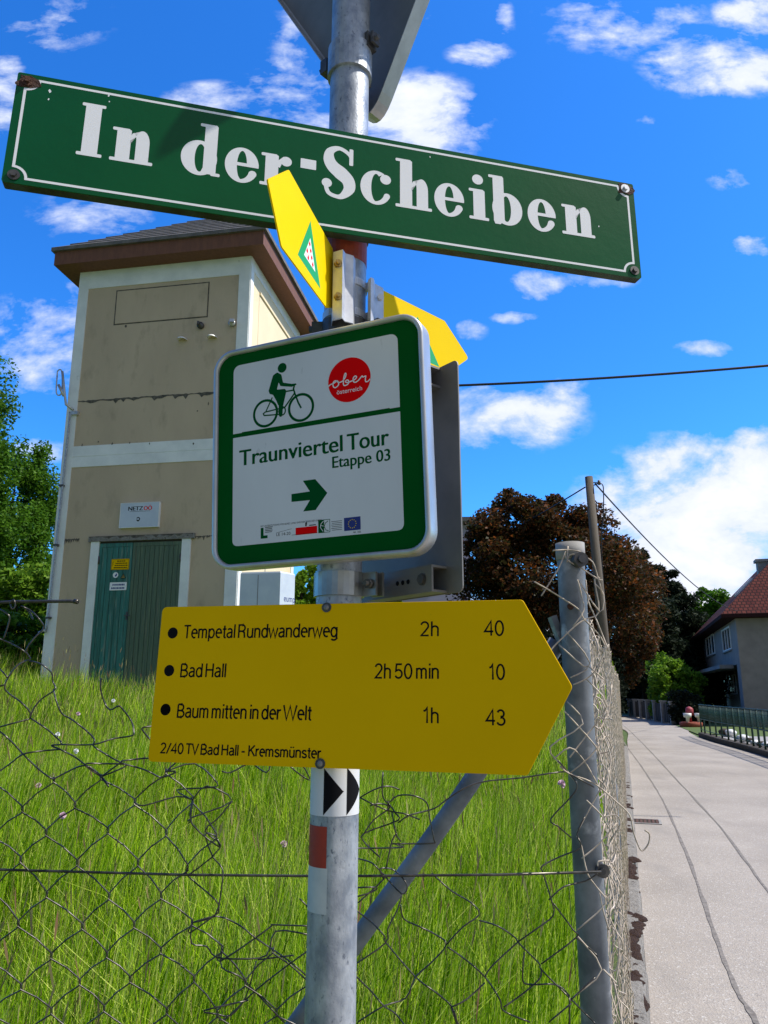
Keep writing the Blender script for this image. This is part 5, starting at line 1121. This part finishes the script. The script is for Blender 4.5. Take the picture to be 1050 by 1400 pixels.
    mb = MB(); mb.tube(smooth_path([q(98, 565, .05), q(96, 590, .05), q(80, 740, .05), q(67, 855, .05), q(64, 862, .07), q(58, 866, .1)], 4), .017, 8); mb.build('conduit', 'galv', o)
    for x, y in ((86.5, 665), (79, 746), (68.5, 845)):
        mb = MB(); mb.box(q(x, y, .03), (.07, .08, .03), (Fd, fr.n, Up)); mb.build('pipe_clip', 'dark_steel', o)
    return fr, frS
TF, TS = build_tower()

def build_cabinet():
    fr = Frame(at(383, 800, 10.1), (.985, -.172, 0), (0, 0, 1)); a = fr.px(327, 830); b = fr.px(383, 781); fs = Frame(fr.p(0, 0), (.60, .80, 0), (0, 0, 1)); dd = fs.px(403, 800)[0]
    zg = float(zmeadow(fr.o.x, fr.o.y)) - .1; y0 = (zg - fr.o.z) * 1000
    t = thing('utility_cabinet', 'pale blue white utility cabinet standing at the right foot of the tower', 'cabinet', (fr.o.x, fr.o.y, zg))
    P = [fr.p(a[0], 0), fr.p(0, 0), fs.p(dd, 0), fs.p(dd, 0) + fr.u * (a[0] * .001)]
    def ringz(z, s=1.0):
        c = sum(P, Vector()) / 4; return [Vector(((p.x - c.x) * s + c.x, (p.y - c.y) * s + c.y, z)) for p in P]
    zt = fr.o.z + b[1] * .001; mb = MB(); mb.loft([ringz(zg), ringz(zt - .02), ringz(zt, .96)], True, False, True); mb.build('housing', 'cabinet', t)
    mb = MB(); slab(mb, fr, [(a[0] * .56, y0 + 150), (a[0] * .56 + 8, y0 + 150), (a[0] * .56 + 8, b[1] - 40), (a[0] * .56, b[1] - 40)], .5, 3); mb.build('door_seam', 'alu_dull', t)
    dc = Decal(fs, 1); e = fs.px(388, 823); dc.text('eump', e[0], fs.px(388, 822)[1], dd * .75, 85); dc.build('lettering', 'blue_print', t)
build_cabinet()

# ------------------------------------------------------------------ trees
def leaves(P, size, name, m, parent, nrm=None, aspect=.55, up=.35):
    n = len(P); a = RNG.normal(size=(n, 3)); a[:, 2] *= .6; a /= np.linalg.norm(a, axis=1)[:, None]
    b = RNG.normal(size=(n, 3)); b[:, 2] += 0; b -= a * (a * b).sum(1)[:, None]; b /= np.linalg.norm(b, axis=1)[:, None] + 1e-9
    s = size * (.6 + .8 * RNG.random(n))[:, None]; c = np.cross(a, b) * s * .12
    V = np.stack([P - a * s * .5, P + b * s * aspect * .5 + c, P + a * s * .5, P - b * s * aspect * .5 + c], 1).reshape(-1, 3)
    return npmesh(name, V, np.arange(n * 4).reshape(-1, 4), m, parent)
def crown_points(n, c, r, clumps=60, spread=.2, shell=.55, flat=1.0, low=-.8, dome=0.0):
    c = np.array(c); r = np.array(r); d = RNG.normal(size=(clumps * 3, 3)); d /= np.linalg.norm(d, axis=1)[:, None]; d = d[d[:, 2] > low][:clumps]
    rad = shell + (1 - shell) * RNG.random(len(d)) ** .7; lump = 1 + .13 * np.sin(d[:, 0] * 5 + c[0]) + .10 * np.sin(d[:, 2] * 7 + d[:, 1] * 4)
    C = d * (rad * lump)[:, None]
    k = RNG.integers(0, len(C), n); sz = (.6 + .8 * RNG.random(len(C)))[k][:, None]
    g = RNG.normal(size=(n, 3)); g /= np.linalg.norm(g, axis=1)[:, None] + 1e-9; g *= RNG.random(n)[:, None] ** .45
    P = C[k] + g * spread * sz * np.array([1.15, 1.15, .8 * flat])
    if dome: P[:, :2] *= (1 - dome * np.clip(P[:, 2], 0, 1.2))[:, None]; C[:, :2] *= (1 - dome * np.clip(C[:, 2], 0, 1.2))[:, None]
    return c + P * r, [c + q * r for q in C]
def tree(label, x, y, zg, crown_c, crown_r, n, leaf, m, cat='tree', name='broadleaf_tree', trunk_r=.16, clumps=60, spread=.24, shell=.5, group=None, flat=1.0, low=-.8, limbs=12, aspect=.55, dome=0.0):
    t = thing(name, label, cat, (x, y, zg), group)
    P, C = crown_points(n, crown_c, crown_r, clumps, spread, shell, flat, low, dome)
    leaves(P, leaf, 'crown', m, t, aspect=aspect)
    mb = MB(); top = Vector(crown_c) + Vector((0, 0, crown_r[2] * .55)); b = Vector((x, y, zg - .1)); mid = b.lerp(top, .45) + Vector((random.uniform(-.1, .1), random.uniform(-.1, .1), 0))
    tp = smooth_path([b, b.lerp(mid, .5), mid, top], 4); k = len(tp); mb.tube(tp, [trunk_r * (1.25 - 1.15 * i / (k - 1)) for i in range(k)], 9)
    for i in range(limbs):
        q = Vector(C[RNG.integers(0, len(C))]); s = tp[random.randint(k // 3, k - 2)]; m_ = s.lerp(q, .5) + Vector((0, 0, .08 * (q - s).length)); mb.tube(smooth_path([s, m_, q], 3), [trunk_r * .4 * (1 - .8 * j / 6) for j in range(7)], 5)
    mb.build('trunk', 'bark', t); return t
def px_tree(label, px0, px1, py0, py1, Y, n, leaf, m, zg=0, depth=1.0, dx=0.0, **kw):
    a = at(px0, (py0 + py1) / 2, Y); b = at(px1, (py0 + py1) / 2, Y); cx = (a.x + b.x) / 2; pc = (px0 + px1) / 2; zt = at(pc, py0, Y).z; zb = at(pc, py1, Y).z; rx = abs(b.x - a.x) / 2
    return tree(label, cx + dx, Y, zg, (cx, Y, (zt + zb) / 2), (rx, rx * depth, (zt - zb) / 2), n, leaf, m, **kw)

# left of the tower
px_tree('large green leafy tree at the left edge rising highest behind the tower', -240, 36, 488, 905, 18.6, 66000, .105, 'leaf_green', 2.6, depth=.7, clumps=120, spread=.22, group='green trees left of the tower', trunk_r=.28)
px_tree('green leafy tree with lower rounded crown close beside the tower wall', -60, 82, 600, 900, 21.0, 42000, .11, 'leaf_green', 2.8, clumps=90, spread=.24, group='green trees left of the tower', trunk_r=.2)
px_tree('light green bush in the sun at the foot of the tall trees left', -40, 80, 772, 880, 16.0, 12000, .11, 'leaf_bright', 2.2, depth=.6, name='leafy_bush', cat='bush', clumps=50, spread=.28, trunk_r=.05, group='green bushes behind the meadow')
px_tree('shaded green bush low behind the cut wire end at the left edge', -90, 64, 845, 925, 13.0, 9000, .13, 'leaf_green', 2.0, name='leafy_bush', cat='bush', clumps=45, spread=.3, trunk_r=.05, group='green bushes behind the meadow')
px_tree('bright green leafy bush showing between cabinet and signpost', 380, 446, 765, 905, 13.5, 9000, .10, 'leaf_bright', 1.7, name='leafy_bush', cat='bush', clumps=50, spread=.28, trunk_r=.06, group='green bushes behind the meadow')
px_tree('dark green bush behind the cycle sign beside the lilac house', 430, 560, 770, 930, 17.0, 9000, .13, 'leaf_green', 1.9, name='leafy_bush', cat='bush', clumps=50, spread=.28, trunk_r=.06, group='green bushes behind the meadow')
# copper tree in the middle
px_tree('large copper red leaved tree behind the corner post and utility pole', 612, 862, 668, 905, 19.0, 62000, .10, 'leaf_copper', .9, clumps=105, spread=.21, shell=.42, trunk_r=.17, name='copper_tree', limbs=26, aspect=.6, dome=.42)
px_tree('smaller copper brown tree at the road side behind the utility pole', 790, 904, 748, 945, 25.0, 26000, .115, 'leaf_copper', .5, dx=-1.6, clumps=60, spread=.26, trunk_r=.14, name='copper_tree', limbs=14)
px_tree('dark leafy bush under the copper tree behind the yellow board', 650, 800, 860, 985, 16.5, 9000, .13, 'leaf_dark', 1.0, name='leafy_bush', cat='bush', clumps=50, spread=.3, trunk_r=.05, group='dark bushes below the copper tree')
px_tree('dark shrub mass beside the road at the left bend', 750, 852, 870, 992, 24.0, 9000, .17, 'leaf_dark', .3, dx=-.6, name='leafy_bush', cat='bush', clumps=50, spread=.3, trunk_r=.05, group='dark bushes below the copper tree')

def pine(label, px, pytop, Y, width_px, pybot, n, leaf, m, zg=0, tiers=9, group=None, seed=1):
    rg = np.random.default_rng(seed); b = at(px, 960, Y); zt = at(px, pytop, Y).z; zb = at(px, pybot, Y).z; R0 = width_px / 2 * Y / F
    t = thing('pine_tree', label, 'tree', (b.x, Y, zg), group); P = []; mb = MB(); mb.tube([(b.x, Y, zg), (b.x + .1, Y, (zg + zt) / 2), (b.x, Y, zt - .3)], [.22, .14, .03], 8)
    for k in range(tiers):
        f = k / (tiers - 1); z = zb + (zt - zb) * f; rr = R0 * (1.05 - .75 * f ** 1.6) * (.8 + .4 * rg.random())
        for q in range(max(4, int(10 - 5 * f))):
            a = rg.random() * 6.28; c = np.array([b.x + math.cos(a) * rr * .7, Y + math.sin(a) * rr * .7, z + rg.normal() * .25]); k_ = n // (tiers * 7)
            g = rg.normal(size=(k_, 3)); g /= np.linalg.norm(g, axis=1)[:, None]; g *= rg.random(k_)[:, None] ** .4; P.append(c + g * np.array([rr * .62, rr * .62, rr * .17 + .25]) * (.6 + .7 * rg.random()))
            mb.tube([(b.x, Y, z - .3), (c[0], c[1], z)], [.06, .02], 5)
    leaves(np.concatenate(P), leaf, 'crown', m, t, aspect=.22); mb.build('trunk', 'bark', t)
pine('tall dark pine with flat layered crown above the far house fence', 882, 760, 55, 92, 925, 26000, .5, 'leaf_pine', tiers=9, group='dark conifers at the bend', seed=3)
pine('dark rounded pine beside the tall one nearer to the grey house', 925, 786, 58, 104, 940, 26000, .5, 'leaf_pine', tiers=9, group='dark conifers at the bend', seed=8)
for i, (px0, px1, py0, py1, Y, lab) in enumerate(((838, 905, 850, 990, 64, 'dark conifer closing the end of the road'), (886, 962, 868, 985, 60, 'dark spreading conifer behind the sunny round shrub'), (925, 985, 868, 990, 58, 'dark conifer half hidden by the grey house corner'))):
    px_tree(lab, px0, px1, py0, py1, Y, 15000, .36, 'leaf_dark', 0, clumps=70, spread=.3, shell=.4, name='conifer_tree', group='dark conifers at the bend', trunk_r=.2, aspect=.3)
px_tree('dense dark conifer filling the gap between the copper tree and the pines', 842, 912, 806, 985, 61, 14000, .38, 'leaf_dark', 0, clumps=70, spread=.3, shell=.4, name='conifer_tree', group='dark conifers at the bend', trunk_r=.2, aspect=.3)
px_tree('sunny yellow green shrub above the far fence', 890, 956, 898, 990, 45.5, 14000, .22, 'leaf_bright', 0, name='leafy_bush', cat='bush', clumps=70, spread=.3, shell=.5, trunk_r=.05, low=-1.1)
px_tree('light green distant tree seen above the roof edge of the grey house', 940, 1000, 808, 900, 74, 9000, .42, 'leaf_green', 0, clumps=45, spread=.3, trunk_r=.25)
for i, (px0, px1, py0, py1, Y) in enumerate(((560, 660, 880, 990, 45), (640, 760, 890, 990, 50), (740, 850, 885, 990, 55), (985, 1110, 900, 990, 75), (300, 420, 860, 960, 40), (430, 560, 870, 980, 42))):
    px_tree('dark tree in the distant row behind the copper tree and signs', px0, px1, py0, py1, Y, 6000, .4, 'leaf_dark', .5, clumps=40, spread=.34, shell=.3, name='distant_tree', group='distant trees behind the signs', trunk_r=.2)

# ------------------------------------------------------------------ utility pole and cables
def build_utility_pole():
    b = atz(843, 1066, 0); Y = b.y; top = at(805, 652, Y); top.y = Y
    t = thing('utility_pole', 'weathered grey wooden utility pole standing at the road edge behind the netting', 'utility pole', b)
    mb = MB(); mb.tube([b - Vector((0, 0, .1)), b.lerp(top, .5), top], [.12, .10, .08], 14); mb.build('pole', 'wood_grey', t)
    k = top + Vector((.09, 0, -.18))
    mb = MB(); mb.tube([k, k + Vector((.1, -.05, .04))], .012, 6); mb.cyl(k + Vector((.1, -.05, .0)), k + Vector((.1, -.05, .09)), .03, 8); mb.build('insulator_hook', 'dark_steel', t)
    mb = MB(); mb.tube(smooth_path([k + Vector((-.04, 0, .06)), k + Vector((.17, 0, .03)), k + Vector((.19, 0, -.2)), k + Vector((.15, 0, -.7)), k + Vector((.07, 0, -1.4)), k + Vector((.05, 0, -4.5))], 4), .012, 5); mb.build('down_cable', 'black_rubber', t)
    def cable(label, A, B, sag, r):
        mb = MB(); mb.tube([A.lerp(B, i / 24) - Vector((0, 0, sag * 4 * (i / 24) * (1 - i / 24))) for i in range(25)], r, 6); tag(mb.build('overhead_cable', 'black_rubber'), label, 'cable', None)
    a = top + Vector((-.09, 0, -.22)); cable('thin dark cable from the utility pole top down to the left behind the copper tree', a, at(560, 790, 26), .15, .014)
    cable('thin dark cable from the utility pole top sloping right towards the grey house', top + Vector((.11, -.05, -.16)), at(1010, 836, 40.0), .5, .017)
    cable('thick black cable crossing the open sky from the tower to the right', at(400, 532, 12.4), at(1330, 471, 10.5), .16, .020)
build_utility_pole()

# ------------------------------------------------------------------ houses, far fences, garden
def window(par, fr, x0, y0, x1, y1, c=0, shutters=True):
    mb = MB(); w = 90
    for a, b, p, q in ((x0, y0, x1, y0 + w), (x0, y1 - w, x1, y1), (x0, y0 + w, x0 + w, y1 - w), (x1 - w, y0 + w, x1, y1 - w), (x0 + (x1 - x0) * .36 - 45, y0 + w, x0 + (x1 - x0) * .36 + 45, y1 - w), (x0 + (x1 - x0) * .66 - 45, y0 + w, x0 + (x1 - x0) * .66 + 45, y1 - w)): slab(mb, fr, [(a, b), (p, b), (p, q), (a, q)], c - 5, c + 45)
    f = mb.build('window', 'white_pvc', par); mb = MB(); slab(mb, fr, [(x0 + w, y0 + w), (x1 - w, y0 + w), (x1 - w, y1 - w), (x0 + w, y1 - w)], c - 5, c + 8); mb.build('pane', 'glass', f)
    mb = MB(); slab(mb, fr, [(x0 - 60, y0 - 70), (x1 + 60, y0 - 70), (x1 + 60, y0 - 4), (x0 - 60, y0 - 4)], c - 5, c + 110); mb.build('sill', 'house_wall', f)
def hip_roof(par, name, m, base, ridge, z0):
    """base: four corners counter-clockwise, ridge: two points; every slope gets its own flat UV in metres"""
    me = bpy.data.meshes.new(name); o = bpy.data.objects.new(name, me); COL.objects.link(o); o.parent = par; org = ORG[par.name]; ORG[o.name] = org
    A, B, C, D_ = base; r0, r1 = ridge; th = Vector((0, 0, -.18))
    fs = [(A, B, r0), (B, C, r1, r0), (C, D_, r1), (D_, A, r0, r1)]; V = []; Fs = []; UV = []
    for f in fs:
        e = (f[1] - f[0]).normalized(); nn = (f[1] - f[0]).cross(f[2] - f[0]).normalized(); s = nn.cross(e); b = len(V)
        V += f; Fs.append(tuple(range(b, b + len(f)))); UV += [((p - f[0]).dot(e), (p - f[0]).dot(s)) for p in f]
    for p, q in ((A, B), (B, C), (C, D_), (D_, A)): b = len(V); V += [p + th, q + th, q, p]; Fs.append((b, b + 1, b + 2, b + 3)); UV += [(0, 0)] * 4
    b = len(V); V += [A + th, D_ + th, C + th, B + th]; Fs.append((b, b + 1, b + 2, b + 3)); UV += [(0, 0)] * 4
    me.from_pydata([tuple(p - org) for p in V], [], Fs); ul = me.uv_layers.new(name='UVMap')
    k = 0
    for pl in me.polygons:
        for li in pl.loop_indices: ul.data[li].uv = UV[k]; k += 1
    me.materials.append(M[m]); return o
def build_house():
    Y0 = 40.0; C = at(1011, 900, Y0); C.z = -.5; a = Vector((.290, .957, 0)).normalized(); b = Vector((.957, -.290, 0)).normalized()
    fw = Frame(C, -a, (0, 0, 1)); fw.u = -a; fw.n = fw.u.cross(fw.v)                # street front: u towards the camera
    fl = Frame(C, b, (0, 0, 1)); Ln = -fw.px(957, 905)[0]; ze = fw.px(1009, 838)[1]; Wd = 12000
    t = thing('grey_house', 'grey two-storey house with red tiled hip roof beside the road', 'house', C + a * (Ln / 2000) + b * 6)
    zu = fw.px(985, 914)[1]; mb = MB()
    mb.prism([fw.p(-Ln, zu), fw.p(0, zu), fl.p(Wd, zu), fl.p(Wd, zu) + a * Ln * .001], [fw.p(-Ln, ze), fw.p(0, ze), fl.p(Wd, ze), fl.p(Wd, ze) + a * Ln * .001])
    rec = 1600; mb.prism([fw.p(-Ln + 300, 0, -rec), fw.p(-1200, 0, -rec), fw.p(-1200, 0, 0), fw.p(0, 0, 0), fl.p(Wd, 0), fl.p(Wd, 0) + a * Ln * .001], [fw.p(-Ln + 300, zu - 3, -rec), fw.p(-1200, zu - 3, -rec), fw.p(-1200, zu - 3, 0), fw.p(0, zu - 3, 0), fl.p(Wd, zu - 3), fl.p(Wd, zu - 3) + a * Ln * .001])
    mb.build('wall', 'house_wall', t)
    mb = MB(); slab(mb, fw, [(-Ln - 400, zu - 160), (-2500, zu - 160), (-2500, zu + 40), (-Ln - 400, zu + 40)], 3, 700); mb.build('porch_slab', 'pale_post', t)
    mb = MB(); slab(mb, fw, [(-Ln + 200, 0), (-Ln + 1400, 0), (-Ln + 1400, zu - 5), (-Ln + 200, zu - 5)], -420, -20); mb.build('porch_pillar', 'house_wall', t)
    for x, y0, y1 in ((972.5, 896, 868), (995, 890, 857)):
        c = fw.px(x, (y0 + y1) / 2); l = fw.px(x - 5.5, y0)[0]; r = fw.px(x + 6, y0)[0]; window(t, fw, l, fw.px(x, y0)[1], r, fw.px(x, y1)[1])
    fr2 = Frame(fw.p(0, 0, -rec), -a, (0, 0, 1)); fr2.u = -a; fr2.n = fr2.u.cross(fr2.v)
    for x, y0, y1 in ((981, 952, 927), (1003, 949, 922)):
        l = fr2.px(x - 4.5, y0)[0]; r = fr2.px(x + 5.5, y0)[0]; window(t, fr2, l, fr2.px(x, y0)[1], r, fr2.px(x, y1)[1], 3 if x < 990 else 3)
    ov = .75; z = Vector((0, 0, C.z + ze * .001)); E = lambda s, r: Vector((C.x, C.y, 0)) + a * s + b * r + z
    Lm, Wm = Ln * .001, Wd * .001; base = [E(-ov, -ov), E(-ov, Wm + ov), E(Lm + ov, Wm + ov), E(Lm + ov, -ov)]; rz = Vector((0, 0, 6.6))
    rf = hip_roof(t, 'roof', 'tiles', base, [E(Wm / 2, Wm / 2) + rz, E(Lm - Wm / 2, Wm / 2) + rz], 0)
    mb = MB(); c = E(3.6, 2.15) + Vector((0, 0, 1.75)); mb.box(c, (.55, .55, 3.0), (a, b, Vector((0, 0, 1)))); mb.box(c + Vector((0, 0, 1.55)), (.75, .75, .15), (a, b, Vector((0, 0, 1)))); mb.build('chimney', 'pale_post', rf)
    mb = MB(); s = (rz + b * (Wm / 2 + ov)).normalized(); n = s.cross(a).normalized(); n = n if n.z > 0 else -n; c = E(4.6, 1.2) + s * 1.4 * 0 + Vector((0, 0, (1.2 + ov) * 6.6 / (Wm / 2 + ov) + .06)); mb.box(c, (.9, 1.3, .12), (a, s, n)); mb.build('skylight', 'white_pvc', rf)
    # no garden tree is built; the gable shows its plain wall colour
build_house()

def build_lilac_house():
    c = at(560, 800, 30.0); zt = at(634, 708, 30.0).z; r = at(642, 760, 30.0); l = at(470, 760, 30); fr = Frame((r.x, 30, 1.0), (1, 0, 0), (0, 0, 1)); w = (r.x - l.x) * 1000; h = (zt - 1.0) * 1000 - 250; d = 7000
    t = thing('lilac_house', 'lilac rendered house mostly hidden behind the signs and the copper tree', 'house', (c.x, 33, 1.0)); mb = MB()
    mb.prism([fr.p(-w, 0), fr.p(0, 0), fr.p(0, 0, -d), fr.p(-w, 0, -d)], [fr.p(-w, h), fr.p(0, h), fr.p(0, h, -d), fr.p(-w, h, -d)]); mb.build('wall', 'lilac_wall', t)
    mb = MB(); o = 500; mb.prism([fr.p(-w - o, h + 2, o), fr.p(o, h + 2, o), fr.p(o, h + 2, -d - o), fr.p(-w - o, h + 2, -d - o)], [fr.p(-w - o, h + 180, o), fr.p(o, h + 180, o), fr.p(o, h + 180, -d - o), fr.p(-w - o, h + 180, -d - o)])
    mb.loft([[fr.p(-w - o, h + 180, o), fr.p(o, h + 180, o), fr.p(o, h + 180, -d - o), fr.p(-w - o, h + 180, -d - o)], [fr.p(-w * .7, h + 700, -d / 2 + 200), fr.p(-w * .4, h + 700, -d / 2 + 200), fr.p(-w * .4, h + 700, -d / 2 - 200), fr.p(-w * .7, h + 700, -d / 2 - 200)]], True, False, True); mb.build('roof', 'roof_grey', t)
    window(t, fr, -w * .75, h - 2100, -w * .55, h - 700)
build_lilac_house()

def build_green_fence():
    pts = [(955, 1007), (975, 1014), (1000, 1021), (1025, 1028), (1050, 1036), (1085, 1047), (1130, 1062), (1190, 1083)]
    B = [atz(x, y, 0) for x, y in pts]; path = smooth_path(B, 3)
    t = thing('green_fence', 'dark green metal garden fence with wire panels on a low kerb beside the road', 'fence', B[0]); mb = MB()
    def off(i, d):
        q = (path[min(i + 1, len(path) - 1)] - path[max(i - 1, 0)]).normalized(); return path[i] + Vector((q.y, -q.x, 0)) * -d
    n = len(path); sgn = 1
    mb.loft([[off(i, d * sgn) + Vector((0, 0, z)) for d, z in ((0, -.1), (0, .14), (.22, .16), (.22, -.1))] for i in range(n)], True, False, True); mb.build('kerb', 'bark', t)
    mb = MB()
    for i in range(n - 1):
        a, b = off(i, .10), off(i + 1, .10); m_ = int((b - a).length / .065)
        for q in range(m_): c = a.lerp(b, (q + .5) / m_); mb.tube([c + Vector((0, 0, .62)), c + Vector((0, 0, 1.15))], .006, 4)
        for z in (.72, .82, .92, 1.02): mb.tube([a + Vector((0, 0, z)), b + Vector((0, 0, z))], .005, 4)
    mb.build('wire_panel', 'green_metal', t)
    for z in (1.15, .64, .26): mb = MB(); mb.tube([off(i, .11) + Vector((0, 0, z)) for i in range(n)], .02 if z > .3 else .012, 6); mb.build('rail', 'green_metal', t)
    for i in range(0, n): mb = MB(); c = off(i, .12); mb.tube([c + Vector((0, 0, .14)), c + Vector((0, 0, 1.16))], .03, 8); mb.build('fence_post', 'green_metal', t)
    P = [off(i, -1.2 * 0 + 1.3) for i in range(n)]
    kinds = 0; first = None
    for i in range(0, 14):
        x = 985 + i * 8.5; c = atz(x, 1006 + i * 2.9 + random.uniform(-3, 2), .1) + Vector((.5, 0.8, 0)); r = random.uniform(.10, .2); mb = MB(); rings = []
        for k in range(6):
            a = -math.pi / 2 + math.pi * k / 5; rings.append([c + Vector((math.cos(b) * r * (.25 + math.cos(a)) * random.uniform(.8, 1.1), math.sin(b) * r * (.25 + math.cos(a)) * random.uniform(.8, 1.1), r * .7 * math.sin(a) + r * .4)) for b in [2 * math.pi * j / 9 for j in range(9)]])
        mb.loft(rings, True, True, True); o = mb.build('garden_rock', 'pot_white' if i % 2 else 'bark'); tag(o, 'white garden stone in the bed behind the green fence' if i % 2 else 'dark garden stone in the bed behind the green fence', 'stone', 'white garden stones' if i % 2 else 'dark garden stones')
    g = MB(); q = [off(i, .3) + Vector((0, 0, .03)) for i in range(n)]; q2 = [off(i, 7) + Vector((0, 0, .03)) for i in range(n)]; g.add(q + q2, [(i, i + 1, n + i + 1, n + i) for i in range(n - 1)]); kind(g.build('garden_gravel', 'pale_post', loc=q[0]), 'structure')
    px_tree('dark clipped hedge between the far grey fence and the green fence', 918, 962, 948, 1000, 40.0, 6000, .2, 'leaf_dark', 0, name='garden_hedge', cat='hedge', clumps=40, spread=.35, shell=.3, trunk_r=.05)
build_green_fence()

def build_far_fence():
    A = atz(862, 979, 0); B = atz(921, 991, 0); d = (B - A).normalized(); L_ = (B - A).length; n = Vector((d.y, -d.x, 0)); up = Vector((0, 0, 1))
    t = thing('board_fence', 'dark board fence with pale concrete posts at the bend of the road', 'fence', A); H = at(862, 957, A.y).z
    for i in range(7):
        c = A + d * L_ * i / 6; mb = MB(); mb.box(c + up * H / 2, (.26, .26, H + .02), (d, n, up)); mb.box(c + up * (H + .05), (.34, .34, .08), (d, n, up)); mb.build('fence_post', 'pale_post', t)
        if i < 6:
            c2 = A + d * L_ * (i + .5) / 6; mb = MB(); w = L_ / 6 - .3
            for k in range(9): mb.box(c2 + d * (k - 4) * w / 9 + up * (H * .5) + n * (.02 * (k % 2)), (w / 9 * .96, .04, H * (.88 if i % 3 else .8)), (d, n, up))
            mb.build('board_panel', 'fence_wood', t)
    c = atz(945, 994, 0); t = thing('flower_planter', 'round red brick planter with two white pots and a red lantern by the road', 'planter', c); mb = MB()
    mb.tube([c, c + up * .2, c + up * .23], [.5, .52, .47], 18); mb.build('brick_ring', 'terracotta', t)
    for sx in (-.33, .38):
        o = thing('flower_pot', 'white pot on the left of the red planter' if sx < 0 else 'white pot on the right of the red planter', 'pot', c + Vector((sx * .75, -.3, .2)), 'white pots by the red planter'); q = c + Vector((sx * .75, -.3, .22)); mb = MB(); mb.tube([q, q + up * .22, q + up * .24, q + up * .42, q + up * .42], [.07, .09, .17, .19, .15], 14); mb.build('pot', 'pot_white', o)
    q = c + Vector((.02, .1, .22)); o = thing('garden_lantern', 'pinkish red lantern standing between two white pots', 'lantern', q); mb = MB(); mb.tube([q, q + up * .3, q + up * .31, q + up * .6, q + up * .66, q + up * .72], [.08, .07, .17, .18, .14, .03], 14); mb.build('body', 'lantern_red', o)
    g = MB(); a = atz(921, 990.5, .012); b = atz(955, 1004, .012); g.add([a, b, b + Vector((1.6, .8, 0)), a + Vector((1.5, 2.5, 0))], [(0, 1, 2, 3)]); kind(g.build('lawn_verge', 'lawn', loc=a), 'structure')
build_far_fence()
